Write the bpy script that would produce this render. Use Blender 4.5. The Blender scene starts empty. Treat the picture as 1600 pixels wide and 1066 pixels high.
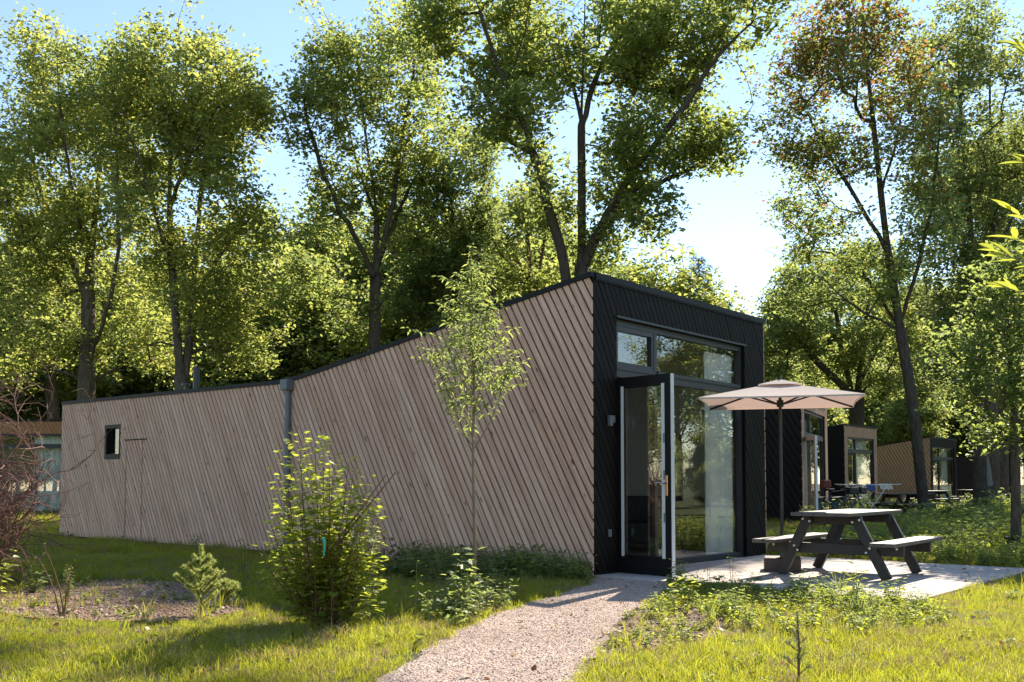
import bpy, bmesh, math, random
import numpy as np
from mathutils import Vector, Matrix
random.seed(7)
RNG = np.random.default_rng(11)
S = bpy.context.scene
COL = S.collection
R = math.radians
F, TH, EYE = 1528.0, R(3.0), 1.12           # focal length in photo pixels, camera pitch, eye height

# ------------------------------------------------------------------ camera, sky, sun, exposure
cam_d = bpy.data.cameras.new('camera'); cam = bpy.data.objects.new('camera', cam_d); COL.objects.link(cam)
cam.location = (0, 0, EYE); cam.rotation_euler = (R(93), 0, 0)
cam_d.sensor_width = 36; cam_d.lens = F / 1600 * 36; cam_d.shift_y = 141 / 1600
cam_d.clip_start = 0.1; cam_d.clip_end = 3000
S.camera = cam
SUN_AZ, SUN_EL = R(30), R(38)               # azimuth clockwise from +Y
world = bpy.data.worlds.new('World'); S.world = world; world.use_nodes = True
wn = world.node_tree; bg = wn.nodes['Background']
sky = wn.nodes.new('ShaderNodeTexSky'); sky.sky_type = 'NISHITA'; sky.sun_disc = False
sky.sun_elevation = SUN_EL; sky.sun_rotation = SUN_AZ
sky.air_density = 1.0; sky.dust_density = 0.0; sky.ozone_density = 0.15
wn.links.new(sky.outputs[0], bg.inputs[0]); bg.inputs[1].default_value = 0.098
sun_d = bpy.data.lights.new('sun', 'SUN'); sun = bpy.data.objects.new('sun', sun_d); COL.objects.link(sun)
sun_d.energy = 5.0; sun_d.angle = R(0.55); sun_d.color = (1.0, 0.89, 0.73)
sdir = Vector((math.sin(SUN_AZ) * math.cos(SUN_EL), math.cos(SUN_AZ) * math.cos(SUN_EL), math.sin(SUN_EL)))
sun.rotation_euler = sdir.to_track_quat('Z', 'Y').to_euler(); sun.location = sdir * 60
S.view_settings.view_transform = 'Standard'; S.view_settings.look = 'None'
S.view_settings.exposure = 1.38; S.view_settings.gamma = 1.0; S.view_settings.use_curve_mapping = False
S.render.engine = 'CYCLES'
cy = S.cycles
cy.max_bounces = 7; cy.diffuse_bounces = 3; cy.glossy_bounces = 3; cy.transmission_bounces = 5; cy.transparent_max_bounces = 10
cy.caustics_reflective = False; cy.caustics_refractive = False; cy.sample_clamp_indirect = 6
cy.use_denoising = True
try:
    cy.denoiser = 'OPENIMAGEDENOISE'
except Exception:
    pass

# ------------------------------------------------------------------ helpers
def pt(px, py, Y):
    """world point on the ray of photo pixel (px,py) at world depth Y"""
    u, v = (px - 800) / F, (674 - py) / F
    dy = math.cos(TH) - v * math.sin(TH); dz = math.sin(TH) + v * math.cos(TH)
    t = Y / dy
    return np.array([u * t, Y, EYE + dz * t])

def gp(px, py, z=0.0):
    u, v = (px - 800) / F, (674 - py) / F
    dy = math.cos(TH) - v * math.sin(TH); dz = math.sin(TH) + v * math.cos(TH)
    t = (z - EYE) / dz
    return (u * t, dy * t)

def tag(o, label=None, cat=None, group=None, kind=None):
    if label: o['label'] = label
    if cat: o['category'] = cat
    if group: o['group'] = group
    if kind: o['kind'] = kind
    return o

def link(name, me, parent=None, m=None, loc=None, rot=None):
    o = bpy.data.objects.new(name, me); COL.objects.link(o)
    if m is not None:
        for k in (m if isinstance(m, (list, tuple)) else [m]):
            me.materials.append(k)
    if parent is not None: o.parent = parent
    if loc is not None: o.location = loc
    if rot is not None: o.rotation_euler = rot
    return o

def empty(name, loc=(0, 0, 0), rz=0.0, parent=None):
    o = bpy.data.objects.new(name, None); COL.objects.link(o)
    o.location = loc; o.rotation_euler = (0, 0, rz); o.empty_display_size = 0.2
    if parent: o.parent = parent
    return o

class MB:
    """collects verts and faces for one mesh"""
    def __init__(self): self.v = []; self.f = []; self.n = 0
    def add(self, v, f):
        b = len(self.v); self.v += [tuple(p) for p in v]; self.f += [tuple(i + b for i in q) for q in f]
    def box(self, x0, x1, y0, y1, z0, z1, M=None):
        p = [Vector((x, y, z)) for z in (z0, z1) for y in (y0, y1) for x in (x0, x1)]
        if M is not None: p = [M @ q for q in p]
        self.add(p, [(0, 2, 3, 1), (4, 5, 7, 6), (0, 1, 5, 4), (2, 6, 7, 3), (0, 4, 6, 2), (1, 3, 7, 5)])
        return self
    def cbox(self, x0, x1, y0, y1, z0, z1, c=0.01, M=None):
        """box with chamfered edges"""
        bm = bmesh.new(); bmesh.ops.create_cube(bm, size=1)
        for q in bm.verts:
            q.co = Vector(((x0 + x1) / 2 + q.co.x * (x1 - x0), (y0 + y1) / 2 + q.co.y * (y1 - y0), (z0 + z1) / 2 + q.co.z * (z1 - z0)))
        bmesh.ops.bevel(bm, geom=list(bm.edges), offset=c, segments=1, affect='EDGES', profile=0.5)
        bm.verts.index_update()
        p = [Vector(q.co) for q in bm.verts]
        if M is not None: p = [M @ q for q in p]
        self.add(p, [tuple(q.index for q in f.verts) for f in bm.faces]); bm.free(); return self
    def tube(self, pts, rad, n=6, cap=True):
        pts = [Vector(p) for p in pts]
        if not hasattr(rad, '__len__'): rad = [rad] * len(pts)
        b = len(self.v); up = None
        for i, p in enumerate(pts):
            t = (pts[min(i + 1, len(pts) - 1)] - pts[max(i - 1, 0)])
            if t.length < 1e-9: t = Vector((0, 0, 1))
            t.normalize()
            if up is None:
                up = Vector((1, 0, 0)) if abs(t.x) < 0.8 else Vector((0, 1, 0))
            up = (up - t * up.dot(t))
            if up.length < 1e-6: up = t.orthogonal()
            up.normalize(); w = t.cross(up)
            for k in range(n):
                a = 2 * math.pi * k / n
                self.v.append(tuple(p + (up * math.cos(a) + w * math.sin(a)) * rad[i]))
        for i in range(len(pts) - 1):
            for k in range(n):
                k2 = (k + 1) % n
                self.f.append((b + i * n + k, b + i * n + k2, b + (i + 1) * n + k2, b + (i + 1) * n + k))
        if cap:
            self.f.append(tuple(b + k for k in reversed(range(n))))
            e = b + (len(pts) - 1) * n; self.f.append(tuple(e + k for k in range(n)))
        return self
    def prism(self, poly, y0, y1):
        """polygon in x,z extruded along y"""
        n = len(poly); b = len(self.v)
        area = sum(poly[i][0] * poly[(i + 1) % n][1] - poly[(i + 1) % n][0] * poly[i][1] for i in range(n))
        if area < 0: poly = poly[::-1]
        self.v += [(x, y0, z) for x, z in poly] + [(x, y1, z) for x, z in poly]
        self.f.append(tuple(b + i for i in range(n))); self.f.append(tuple(b + n + i for i in reversed(range(n))))
        for i in range(n):
            j = (i + 1) % n; self.f.append((b + j, b + i, b + n + i, b + n + j))
        return self
    def mesh(self, name, smooth=False):
        me = bpy.data.meshes.new(name); me.from_pydata(self.v, [], self.f); me.update()
        if smooth: me.polygons.foreach_set('use_smooth', [True] * len(me.polygons))
        return me
    def obj(self, name, m, parent=None, loc=None, rot=None, smooth=False):
        return link(name, self.mesh(name, smooth), parent, m, loc, rot)

def quads_mesh(name, V, n, k, mats, tint=None, mi=None, smooth=False):
    """mesh of n faces with k verts each from an (n*k,3) array"""
    me = bpy.data.meshes.new(name)
    me.vertices.add(n * k); me.vertices.foreach_set('co', np.asarray(V, np.float32).ravel())
    me.loops.add(n * k); me.loops.foreach_set('vertex_index', np.arange(n * k, dtype=np.int32))
    me.polygons.add(n); me.polygons.foreach_set('loop_start', np.arange(0, n * k, k, dtype=np.int32))
    me.polygons.foreach_set('loop_total', np.full(n, k, np.int32))
    for m in mats: me.materials.append(m)
    if mi is not None: me.polygons.foreach_set('material_index', np.asarray(mi, np.int32))
    if tint is not None:
        a = me.attributes.new('tint', 'FLOAT', 'FACE'); a.data.foreach_set('value', np.asarray(tint, np.float32))
    me.update(calc_edges=True)
    return me

def inside(P, poly):
    P = np.asarray(P); x, y = P[:, 0], P[:, 1]; r = np.zeros(len(P), bool); n = len(poly)
    for i in range(n):
        x1, y1 = poly[i]; x2, y2 = poly[(i + 1) % n]
        c = ((y1 > y) != (y2 > y)) & (x < (x2 - x1) * (y - y1) / (y2 - y1 + 1e-12) + x1)
        r ^= c
    return r

def clip(poly, a, b, c):
    """keep the part of polygon with a*x+b*z<=c"""
    out = []; n = len(poly)
    for i in range(n):
        p, q = poly[i], poly[(i + 1) % n]
        dp, dq = a * p[0] + b * p[1] - c, a * q[0] + b * q[1] - c
        if dp <= 0: out.append(p)
        if (dp < 0 and dq > 0) or (dp > 0 and dq < 0):
            t = dp / (dp - dq); out.append((p[0] + (q[0] - p[0]) * t, p[1] + (q[1] - p[1]) * t))
    return out

def area(poly):
    n = len(poly)
    return 0 if n < 3 else abs(sum(poly[i][0] * poly[(i + 1) % n][1] - poly[(i + 1) % n][0] * poly[i][1] for i in range(n))) / 2

def cut(polys, rect):
    x0, x1, z0, z1 = rect; out = []
    for p in polys:
        out.append(clip(p, 1, 0, x0)); out.append(clip(p, -1, 0, -x1))
        m = clip(clip(p, -1, 0, -x0), 1, 0, x1)
        if len(m) > 2:
            out.append(clip(m, 0, 1, z0)); out.append(clip(m, 0, -1, -z1))
    return [p for p in out if area(p) > 2e-4]

# ------------------------------------------------------------------ materials
def newmat(name):
    m = bpy.data.materials.new(name); m.use_nodes = True
    return m, m.node_tree.nodes, m.node_tree.links, m.node_tree.nodes['Principled BSDF']

def plain(name, col, rough=0.6, metal=0.0, noise=0.0, nscale=20, bump=0.0, spec=0.5):
    m, N, L, b = newmat(name)
    b.inputs['Base Color'].default_value = (*col, 1); b.inputs['Roughness'].default_value = rough
    b.inputs['Metallic'].default_value = metal; b.inputs['Specular IOR Level'].default_value = spec
    if noise or bump:
        tc = N.new('ShaderNodeTexCoord'); nz = N.new('ShaderNodeTexNoise'); nz.inputs['Scale'].default_value = nscale
        nz.inputs['Detail'].default_value = 6; L.new(tc.outputs['Object'], nz.inputs['Vector'])
        if noise:
            mx = N.new('ShaderNodeMix'); mx.data_type = 'RGBA'
            mx.inputs['A'].default_value = (*[c * (1 - noise) for c in col], 1); mx.inputs['B'].default_value = (*[min(1, c * (1 + noise)) for c in col], 1)
            cr = N.new('ShaderNodeMapRange'); cr.inputs['From Min'].default_value = 0.3; cr.inputs['From Max'].default_value = 0.7
            L.new(nz.outputs['Fac'], cr.inputs['Value']); L.new(cr.outputs[0], mx.inputs['Factor']); L.new(mx.outputs['Result'], b.inputs['Base Color'])
        if bump:
            bp = N.new('ShaderNodeBump'); bp.inputs['Strength'].default_value = bump; bp.inputs['Distance'].default_value = 0.01
            L.new(nz.outputs['Fac'], bp.inputs['Height']); L.new(bp.outputs[0], b.inputs['Normal'])
    return m

def by_object(m, amount):
    """tone of the base colour shifts a little from object to object"""
    N, L = m.node_tree.nodes, m.node_tree.links; b = N['Principled BSDF']; lk = b.inputs['Base Color'].links
    oi = N.new('ShaderNodeObjectInfo'); mr = N.new('ShaderNodeMapRange'); mr.inputs['To Min'].default_value = 1 - amount; mr.inputs['To Max'].default_value = 1 + amount; L.new(oi.outputs['Random'], mr.inputs['Value'])
    hs = N.new('ShaderNodeHueSaturation'); L.new(mr.outputs[0], hs.inputs['Value'])
    if lk: L.new(lk[0].from_socket, hs.inputs['Color'])
    else: hs.inputs['Color'].default_value = b.inputs['Base Color'].default_value
    L.new(hs.outputs[0], b.inputs['Base Color']); return m

def wood(name, c1, c2, knot, rough=0.75, grain=0.35, knots=True):
    """timber seen in the board's own space, grain along local Z, tone by board"""
    m, N, L, b = newmat(name)
    tc = N.new('ShaderNodeTexCoord'); oi = N.new('ShaderNodeObjectInfo')
    off = N.new('ShaderNodeVectorMath'); off.operation = 'SCALE'; off.inputs[0].default_value = (37, 91, 53)
    L.new(oi.outputs['Random'], off.inputs['Scale'])
    ad = N.new('ShaderNodeVectorMath'); ad.operation = 'ADD'; L.new(tc.outputs['Object'], ad.inputs[0]); L.new(off.outputs[0], ad.inputs[1])
    mp = N.new('ShaderNodeMapping'); mp.inputs['Scale'].default_value = (60, 60, 2.2); L.new(ad.outputs[0], mp.inputs['Vector'])
    nz = N.new('ShaderNodeTexNoise'); nz.inputs['Scale'].default_value = 1; nz.inputs['Detail'].default_value = 5; L.new(mp.outputs[0], nz.inputs['Vector'])
    mp2 = N.new('ShaderNodeMapping'); mp2.inputs['Scale'].default_value = (4, 4, 0.8); L.new(ad.outputs[0], mp2.inputs['Vector'])
    n2 = N.new('ShaderNodeTexNoise'); n2.inputs['Scale'].default_value = 1; n2.inputs['Detail'].default_value = 3; L.new(mp2.outputs[0], n2.inputs['Vector'])
    t1 = N.new('ShaderNodeMath'); t1.operation = 'MULTIPLY_ADD'; t1.inputs[1].default_value = 0.6; L.new(oi.outputs['Random'], t1.inputs[0])
    t2 = N.new('ShaderNodeMath'); t2.operation = 'MULTIPLY_ADD'; t2.inputs[1].default_value = 0.9; t2.inputs[2].default_value = -0.38
    L.new(n2.outputs['Fac'], t2.inputs[0]); L.new(t2.outputs[0], t1.inputs[2])
    mx = N.new('ShaderNodeMix'); mx.data_type = 'RGBA'; mx.inputs['A'].default_value = (*c1, 1); mx.inputs['B'].default_value = (*c2, 1)
    L.new(t1.outputs[0], mx.inputs['Factor'])
    gr = N.new('ShaderNodeMapRange'); gr.inputs['From Min'].default_value = 0.3; gr.inputs['From Max'].default_value = 0.7
    gr.inputs['To Min'].default_value = 1 - grain; gr.inputs['To Max'].default_value = 1 + grain * 0.5; L.new(nz.outputs['Fac'], gr.inputs['Value'])
    hs = N.new('ShaderNodeHueSaturation'); L.new(mx.outputs['Result'], hs.inputs['Color']); L.new(gr.outputs[0], hs.inputs['Value'])
    last = hs.outputs[0]
    if knots:
        mp3 = N.new('ShaderNodeMapping'); mp3.inputs['Scale'].default_value = (10, 10, 3.6); L.new(ad.outputs[0], mp3.inputs['Vector'])
        vo = N.new('ShaderNodeTexVoronoi'); vo.inputs['Scale'].default_value = 1; L.new(mp3.outputs[0], vo.inputs['Vector'])
        sx = N.new('ShaderNodeSeparateColor'); L.new(vo.outputs['Color'], sx.inputs[0])
        th = N.new('ShaderNodeMapRange'); th.inputs['From Min'].default_value = 0.25; th.inputs['From Max'].default_value = 1.0
        th.inputs['To Min'].default_value = 0.0; th.inputs['To Max'].default_value = 0.2; L.new(sx.outputs[0], th.inputs['Value'])
        df = N.new('ShaderNodeMath'); df.operation = 'SUBTRACT'; L.new(th.outputs[0], df.inputs[0]); L.new(vo.outputs['Distance'], df.inputs[1])
        kr = N.new('ShaderNodeMapRange'); kr.inputs['From Min'].default_value = 0.0; kr.inputs['From Max'].default_value = 0.05; kr.inputs['To Max'].default_value = 0.85
        L.new(df.outputs[0], kr.inputs['Value'])
        kx = N.new('ShaderNodeMix'); kx.data_type = 'RGBA'; kx.inputs['B'].default_value = (*knot, 1)
        L.new(kr.outputs[0], kx.inputs['Factor']); L.new(last, kx.inputs['A']); last = kx.outputs['Result']
    L.new(last, b.inputs['Base Color'])
    b.inputs['Roughness'].default_value = rough; b.inputs['Specular IOR Level'].default_value = 0.22
    bp = N.new('ShaderNodeBump'); bp.inputs['Strength'].default_value = 0.35; bp.inputs['Distance'].default_value = 0.003
    L.new(nz.outputs['Fac'], bp.inputs['Height']); L.new(bp.outputs[0], b.inputs['Normal'])
    return m

def leaf(name, c_a, c_b, trans=1.9, fac=0.58, gloss=0.06, gmax=0.045):
    """leaf: diffuse front, translucent back-lit glow, waxy sheen; c_a to c_b by per-leaf tint"""
    m = bpy.data.materials.new(name); m.use_nodes = True; N = m.node_tree.nodes; L = m.node_tree.links; N.clear()
    out = N.new('ShaderNodeOutputMaterial')
    at = N.new('ShaderNodeAttribute'); at.attribute_name = 'tint'
    mx = N.new('ShaderNodeMix'); mx.data_type = 'RGBA'; mx.inputs['A'].default_value = (*c_a, 1); mx.inputs['B'].default_value = (*c_b, 1)
    L.new(at.outputs['Fac'], mx.inputs['Factor'])
    d = N.new('ShaderNodeBsdfDiffuse'); L.new(mx.outputs['Result'], d.inputs[0])
    hs = N.new('ShaderNodeHueSaturation'); hs.inputs['Hue'].default_value = 0.485; hs.inputs['Saturation'].default_value = 1.05; hs.inputs['Value'].default_value = trans
    L.new(mx.outputs['Result'], hs.inputs['Color'])
    t = N.new('ShaderNodeBsdfTranslucent'); L.new(hs.outputs[0], t.inputs[0])
    ms = N.new('ShaderNodeMixShader'); ms.inputs[0].default_value = fac; L.new(d.outputs[0], ms.inputs[1]); L.new(t.outputs[0], ms.inputs[2])
    g = N.new('ShaderNodeBsdfGlossy'); g.inputs['Roughness'].default_value = 0.5; g.inputs['Color'].default_value = (0.8, 0.85, 0.8, 1)
    fr = N.new('ShaderNodeFresnel'); fr.inputs['IOR'].default_value = 1.4
    mu = N.new('ShaderNodeMath'); mu.operation = 'MULTIPLY'; mu.inputs[1].default_value = gloss * 10; mu.use_clamp = True; L.new(fr.outputs[0], mu.inputs[0])
    cl = N.new('ShaderNodeMath'); cl.operation = 'MINIMUM'; cl.inputs[1].default_value = gmax; L.new(mu.outputs[0], cl.inputs[0])
    m2 = N.new('ShaderNodeMixShader'); L.new(cl.outputs[0], m2.inputs[0]); L.new(ms.outputs[0], m2.inputs[1]); L.new(g.outputs[0], m2.inputs[2])
    L.new(m2.outputs[0], out.inputs[0])
    return m

def bark(name, c1, c2, moss=0.25):
    m, N, L, b = newmat(name)
    tc = N.new('ShaderNodeTexCoord'); mp = N.new('ShaderNodeMapping'); mp.inputs['Scale'].default_value = (9, 9, 2.0); L.new(tc.outputs['Object'], mp.inputs[0])
    nz = N.new('ShaderNodeTexNoise'); nz.inputs['Scale'].default_value = 1.6; nz.inputs['Detail'].default_value = 8; nz.inputs['Roughness'].default_value = 0.65; L.new(mp.outputs[0], nz.inputs['Vector'])
    n2 = N.new('ShaderNodeTexNoise'); n2.inputs['Scale'].default_value = 0.9; L.new(tc.outputs['Object'], n2.inputs['Vector'])
    cr = N.new('ShaderNodeMapRange'); cr.inputs['From Min'].default_value = 0.35; cr.inputs['From Max'].default_value = 0.65; L.new(nz.outputs['Fac'], cr.inputs['Value'])
    mx = N.new('ShaderNodeMix'); mx.data_type = 'RGBA'; mx.inputs['A'].default_value = (*c1, 1); mx.inputs['B'].default_value = (*c2, 1); L.new(cr.outputs[0], mx.inputs['Factor'])
    mr = N.new('ShaderNodeMapRange'); mr.inputs['From Min'].default_value = 0.5; mr.inputs['From Max'].default_value = 0.65; mr.inputs['To Max'].default_value = moss; L.new(n2.outputs['Fac'], mr.inputs['Value'])
    m2 = N.new('ShaderNodeMix'); m2.data_type = 'RGBA'; m2.inputs['B'].default_value = (0.07, 0.09, 0.03, 1); L.new(mr.outputs[0], m2.inputs['Factor']); L.new(mx.outputs['Result'], m2.inputs['A'])
    L.new(m2.outputs['Result'], b.inputs['Base Color']); b.inputs['Roughness'].default_value = 0.9; b.inputs['Specular IOR Level'].default_value = 0.2
    bp = N.new('ShaderNodeBump'); bp.inputs['Strength'].default_value = 0.9; bp.inputs['Distance'].default_value = 0.04; L.new(nz.outputs['Fac'], bp.inputs['Height']); L.new(bp.outputs[0], b.inputs['Normal'])
    return m

def glass(name, r0=0.13, tint=(0.965, 0.98, 0.97)):
    """thin clear pane: straight-through light plus a mirror share by angle (Schlick), alike from both sides"""
    m = bpy.data.materials.new(name); m.use_nodes = True; N = m.node_tree.nodes; L = m.node_tree.links; N.clear()
    out = N.new('ShaderNodeOutputMaterial'); tr = N.new('ShaderNodeBsdfTransparent'); tr.inputs[0].default_value = (*tint, 1)
    g = N.new('ShaderNodeBsdfGlossy'); g.inputs['Roughness'].default_value = 0.0
    ge = N.new('ShaderNodeNewGeometry'); d = N.new('ShaderNodeVectorMath'); d.operation = 'DOT_PRODUCT'; L.new(ge.outputs['Incoming'], d.inputs[0]); L.new(ge.outputs['Normal'], d.inputs[1])
    def mth(op, a, b=None):
        n = N.new('ShaderNodeMath'); n.operation = op
        for k, v in enumerate((a, b)):
            if v is None: continue
            if isinstance(v, (int, float)): n.inputs[k].default_value = v
            else: L.new(v, n.inputs[k])
        return n.outputs[0]
    c = mth('SUBTRACT', 1.0, mth('ABSOLUTE', d.outputs['Value'])); f = mth('ADD', mth('MULTIPLY', mth('POWER', c, 5.0), 1 - r0), r0)
    ms = N.new('ShaderNodeMixShader'); L.new(f, ms.inputs[0]); L.new(tr.outputs[0], ms.inputs[1]); L.new(g.outputs[0], ms.inputs[2]); L.new(ms.outputs[0], out.inputs[0])
    return m

def ground_mat(name, cols, scale, bump=0.6, dist=0.02, speck=None):
    m, N, L, b = newmat(name)
    tc = N.new('ShaderNodeTexCoord')
    n1 = N.new('ShaderNodeTexNoise'); n1.inputs['Scale'].default_value = scale; n1.inputs['Detail'].default_value = 10; n1.inputs['Roughness'].default_value = 0.7; L.new(tc.outputs['Object'], n1.inputs['Vector'])
    n2 = N.new('ShaderNodeTexNoise'); n2.inputs['Scale'].default_value = 0.6; n2.inputs['Detail'].default_value = 4; L.new(tc.outputs['Object'], n2.inputs['Vector'])
    sm = N.new('ShaderNodeMath'); sm.operation = 'MULTIPLY_ADD'; sm.inputs[1].default_value = 0.5; L.new(n2.outputs['Fac'], sm.inputs[0]); 
    hf = N.new('ShaderNodeMath'); hf.operation = 'MULTIPLY'; hf.inputs[1].default_value = 0.5; L.new(n1.outputs['Fac'], hf.inputs[0]); L.new(hf.outputs[0], sm.inputs[2])
    cr = N.new('ShaderNodeValToRGB'); e = cr.color_ramp.elements
    e[0].position = 0.36; e[0].color = (*cols[0], 1); e[1].position = 0.62; e[1].color = (*cols[-1], 1)
    for i, c in enumerate(cols[1:-1]):
        k = e.new(0.36 + 0.26 * (i + 1) / (len(cols) - 1)); k.color = (*c, 1)
    L.new(sm.outputs[0], cr.inputs[0]); last = cr.outputs[0]; hgt = n1.outputs['Fac']
    if speck:
        vo = N.new('ShaderNodeTexVoronoi'); vo.inputs['Scale'].default_value = speck[0]; L.new(tc.outputs['Object'], vo.inputs['Vector'])
        hs = N.new('ShaderNodeSeparateColor'); L.new(vo.outputs['Color'], hs.inputs[0])
        mr = N.new('ShaderNodeMapRange'); mr.inputs['To Min'].default_value = speck[1]; mr.inputs['To Max'].default_value = speck[2]; L.new(hs.outputs[0], mr.inputs['Value'])
        hv = N.new('ShaderNodeHueSaturation'); L.new(last, hv.inputs['Color']); L.new(mr.outputs[0], hv.inputs['Value']); last = hv.outputs[0]; hgt = vo.outputs['Distance']
    L.new(last, b.inputs['Base Color']); b.inputs['Roughness'].default_value = 0.92; b.inputs['Specular IOR Level'].default_value = 0.15
    bp = N.new('ShaderNodeBump'); bp.inputs['Strength'].default_value = bump; bp.inputs['Distance'].default_value = dist; L.new(hgt, bp.inputs['Height']); L.new(bp.outputs[0], b.inputs['Normal'])
    return m

M = {}
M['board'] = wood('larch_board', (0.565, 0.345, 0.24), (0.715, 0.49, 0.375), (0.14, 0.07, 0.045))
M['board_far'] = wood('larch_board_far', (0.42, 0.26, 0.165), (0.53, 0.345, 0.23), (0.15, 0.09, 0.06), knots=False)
M['black_board'] = wood('black_stained_board', (0.0095, 0.0080, 0.0072), (0.0165, 0.0142, 0.0130), (0.004, 0.004, 0.004), rough=0.6, knots=False)
M['cedar_board'] = wood('orange_brown_board', (0.30, 0.15, 0.07), (0.40, 0.21, 0.10), (0.1, 0.06, 0.04), knots=False)
M['brown_board'] = wood('dark_brown_board', (0.035, 0.022, 0.018), (0.05, 0.034, 0.028), (0.01, 0.01, 0.01), knots=False)
M['backing'] = plain('wall_membrane', (0.008, 0.0065, 0.006), 0.95, spec=0.05)
M['trim'] = plain('black_metal_trim', (0.008, 0.009, 0.0105), 0.55, 0.0, spec=0.2)
M['frame'] = plain('anthracite_window_frame', (0.020, 0.024, 0.030), 0.42, spec=0.4)
M['door_black'] = plain('black_door_paint', (0.007, 0.007, 0.0075), 0.5, spec=0.2)
M['grey_edge'] = plain('pale_grey_paint', (0.62, 0.63, 0.62), 0.5)
M['zinc'] = plain('grey_downpipe', (0.115, 0.130, 0.145), 0.45, noise=0.1, nscale=6)
M['glass'] = glass('window_glass')
M['curtain'] = None
M['inner_wall'] = plain('cream_inner_wall', (0.66, 0.63, 0.57), 0.8)
M['inner_floor'] = plain('timber_floor', (0.30, 0.22, 0.15), 0.5, noise=0.2, nscale=8)
M['sofa'] = plain('charcoal_sofa_cloth', (0.05, 0.052, 0.055), 0.9, noise=0.15, nscale=60)
M['black'] = plain('black_metal', (0.015, 0.015, 0.016), 0.4)
M['chrome'] = plain('satin_steel', (0.62, 0.62, 0.60), 0.28, 1.0)
M['brass'] = plain('brass_plate', (0.62, 0.36, 0.20), 0.3, 1.0)
M['plastic'] = plain('dark_recycled_plastic', (0.026, 0.0215, 0.019), 0.55, noise=0.25, nscale=14, bump=0.15)
M['plastic_top'] = plain('weathered_recycled_plastic', (0.085, 0.073, 0.067), 0.5, noise=0.18, nscale=18, bump=0.12)
M['bolt'] = plain('zinc_bolt', (0.75, 0.75, 0.74), 0.3, 0.6)
M['slab'] = plain('concrete_slab', (0.42, 0.365, 0.33), 0.85, noise=0.13, nscale=7, bump=0.15)
M['post_wood'] = wood('weathered_post', (0.17, 0.13, 0.10), (0.22, 0.17, 0.13), (0.05, 0.04, 0.03), knots=False)
M['base_block'] = plain('brown_umbrella_base', (0.075, 0.055, 0.048), 0.7, noise=0.15, nscale=10)
M['gravel_path'] = ground_mat('gravel', [(0.31, 0.222, 0.18), (0.40, 0.305, 0.255), (0.47, 0.375, 0.32)], 14, 0.9, 0.012, (75, 0.55, 1.3))
M['soil'] = ground_mat('bark_soil', [(0.12, 0.078, 0.052), (0.22, 0.15, 0.105), (0.33, 0.235, 0.175)], 18, 1.0, 0.03, (40, 0.5, 1.35))
M['lawn'] = ground_mat('lawn_soil', [(0.035, 0.045, 0.012), (0.055, 0.07, 0.016), (0.085, 0.09, 0.03)], 12, 0.8, 0.03)
M['stone_a'] = plain('pale_stone', (0.50, 0.395, 0.335), 0.9)
M['stone_b'] = plain('brown_stone', (0.35, 0.255, 0.20), 0.9)
M['chip'] = plain('bark_chip', (0.30, 0.19, 0.125), 0.95)
M['bark'] = bark('grey_brown_bark', (0.045, 0.036, 0.028), (0.125, 0.10, 0.08))
M['bark_dark'] = bark('dark_bark', (0.030, 0.025, 0.021), (0.08, 0.066, 0.055))
M['bark_red'] = bark('red_brown_bark', (0.10, 0.052, 0.032), (0.19, 0.11, 0.075), 0.1)
M['bark_young'] = bark('young_bark', (0.16, 0.13, 0.085), (0.26, 0.215, 0.15), 0.2)
M['twig'] = plain('dry_brown_twig', (0.17, 0.078, 0.052), 0.8)
M['stem_red'] = plain('red_brown_stem', (0.14, 0.07, 0.045), 0.7)
M['stem_green'] = plain('green_stem', (0.11, 0.14, 0.04), 0.7)
M['leaf_y'] = leaf('yellow_green_leaf', (0.066, 0.090, 0.024), (0.132, 0.144, 0.038), 4.6)
M['leaf_g'] = leaf('mid_green_leaf', (0.050, 0.076, 0.022), (0.104, 0.126, 0.036), 4.6)
M['leaf_d'] = leaf('dark_green_leaf', (0.042, 0.062, 0.021), (0.090, 0.105, 0.031), 4.4)
M['leaf_r'] = leaf('russet_leaf', (0.15, 0.075, 0.028), (0.20, 0.12, 0.035), 2.4)
M['leaf_b'] = leaf('bright_leaf', (0.115, 0.15, 0.024), (0.17, 0.19, 0.03), 3.3)
M['needle'] = leaf('needle', (0.16, 0.20, 0.06), (0.27, 0.30, 0.10), 2.3, 0.5)
M['needle_m'] = leaf('grey_green_needle', (0.05, 0.08, 0.04), (0.09, 0.12, 0.06), 1.8, 0.4)
M['needle_d'] = leaf('dark_needle', (0.022, 0.04, 0.018), (0.05, 0.075, 0.03), 1.4, 0.3)
M['grass'] = leaf('grass_blade', (0.118, 0.152, 0.017), (0.208, 0.212, 0.027), 2.8, 0.55, 0.03, 0.03)
M['straw'] = leaf('dry_grass_blade', (0.24, 0.19, 0.09), (0.34, 0.27, 0.14), 1.4, 0.4, 0.03, 0.03)
M['litter'] = leaf('fallen_leaf', (0.17, 0.09, 0.04), (0.30, 0.19, 0.09), 1.3, 0.25)

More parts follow.
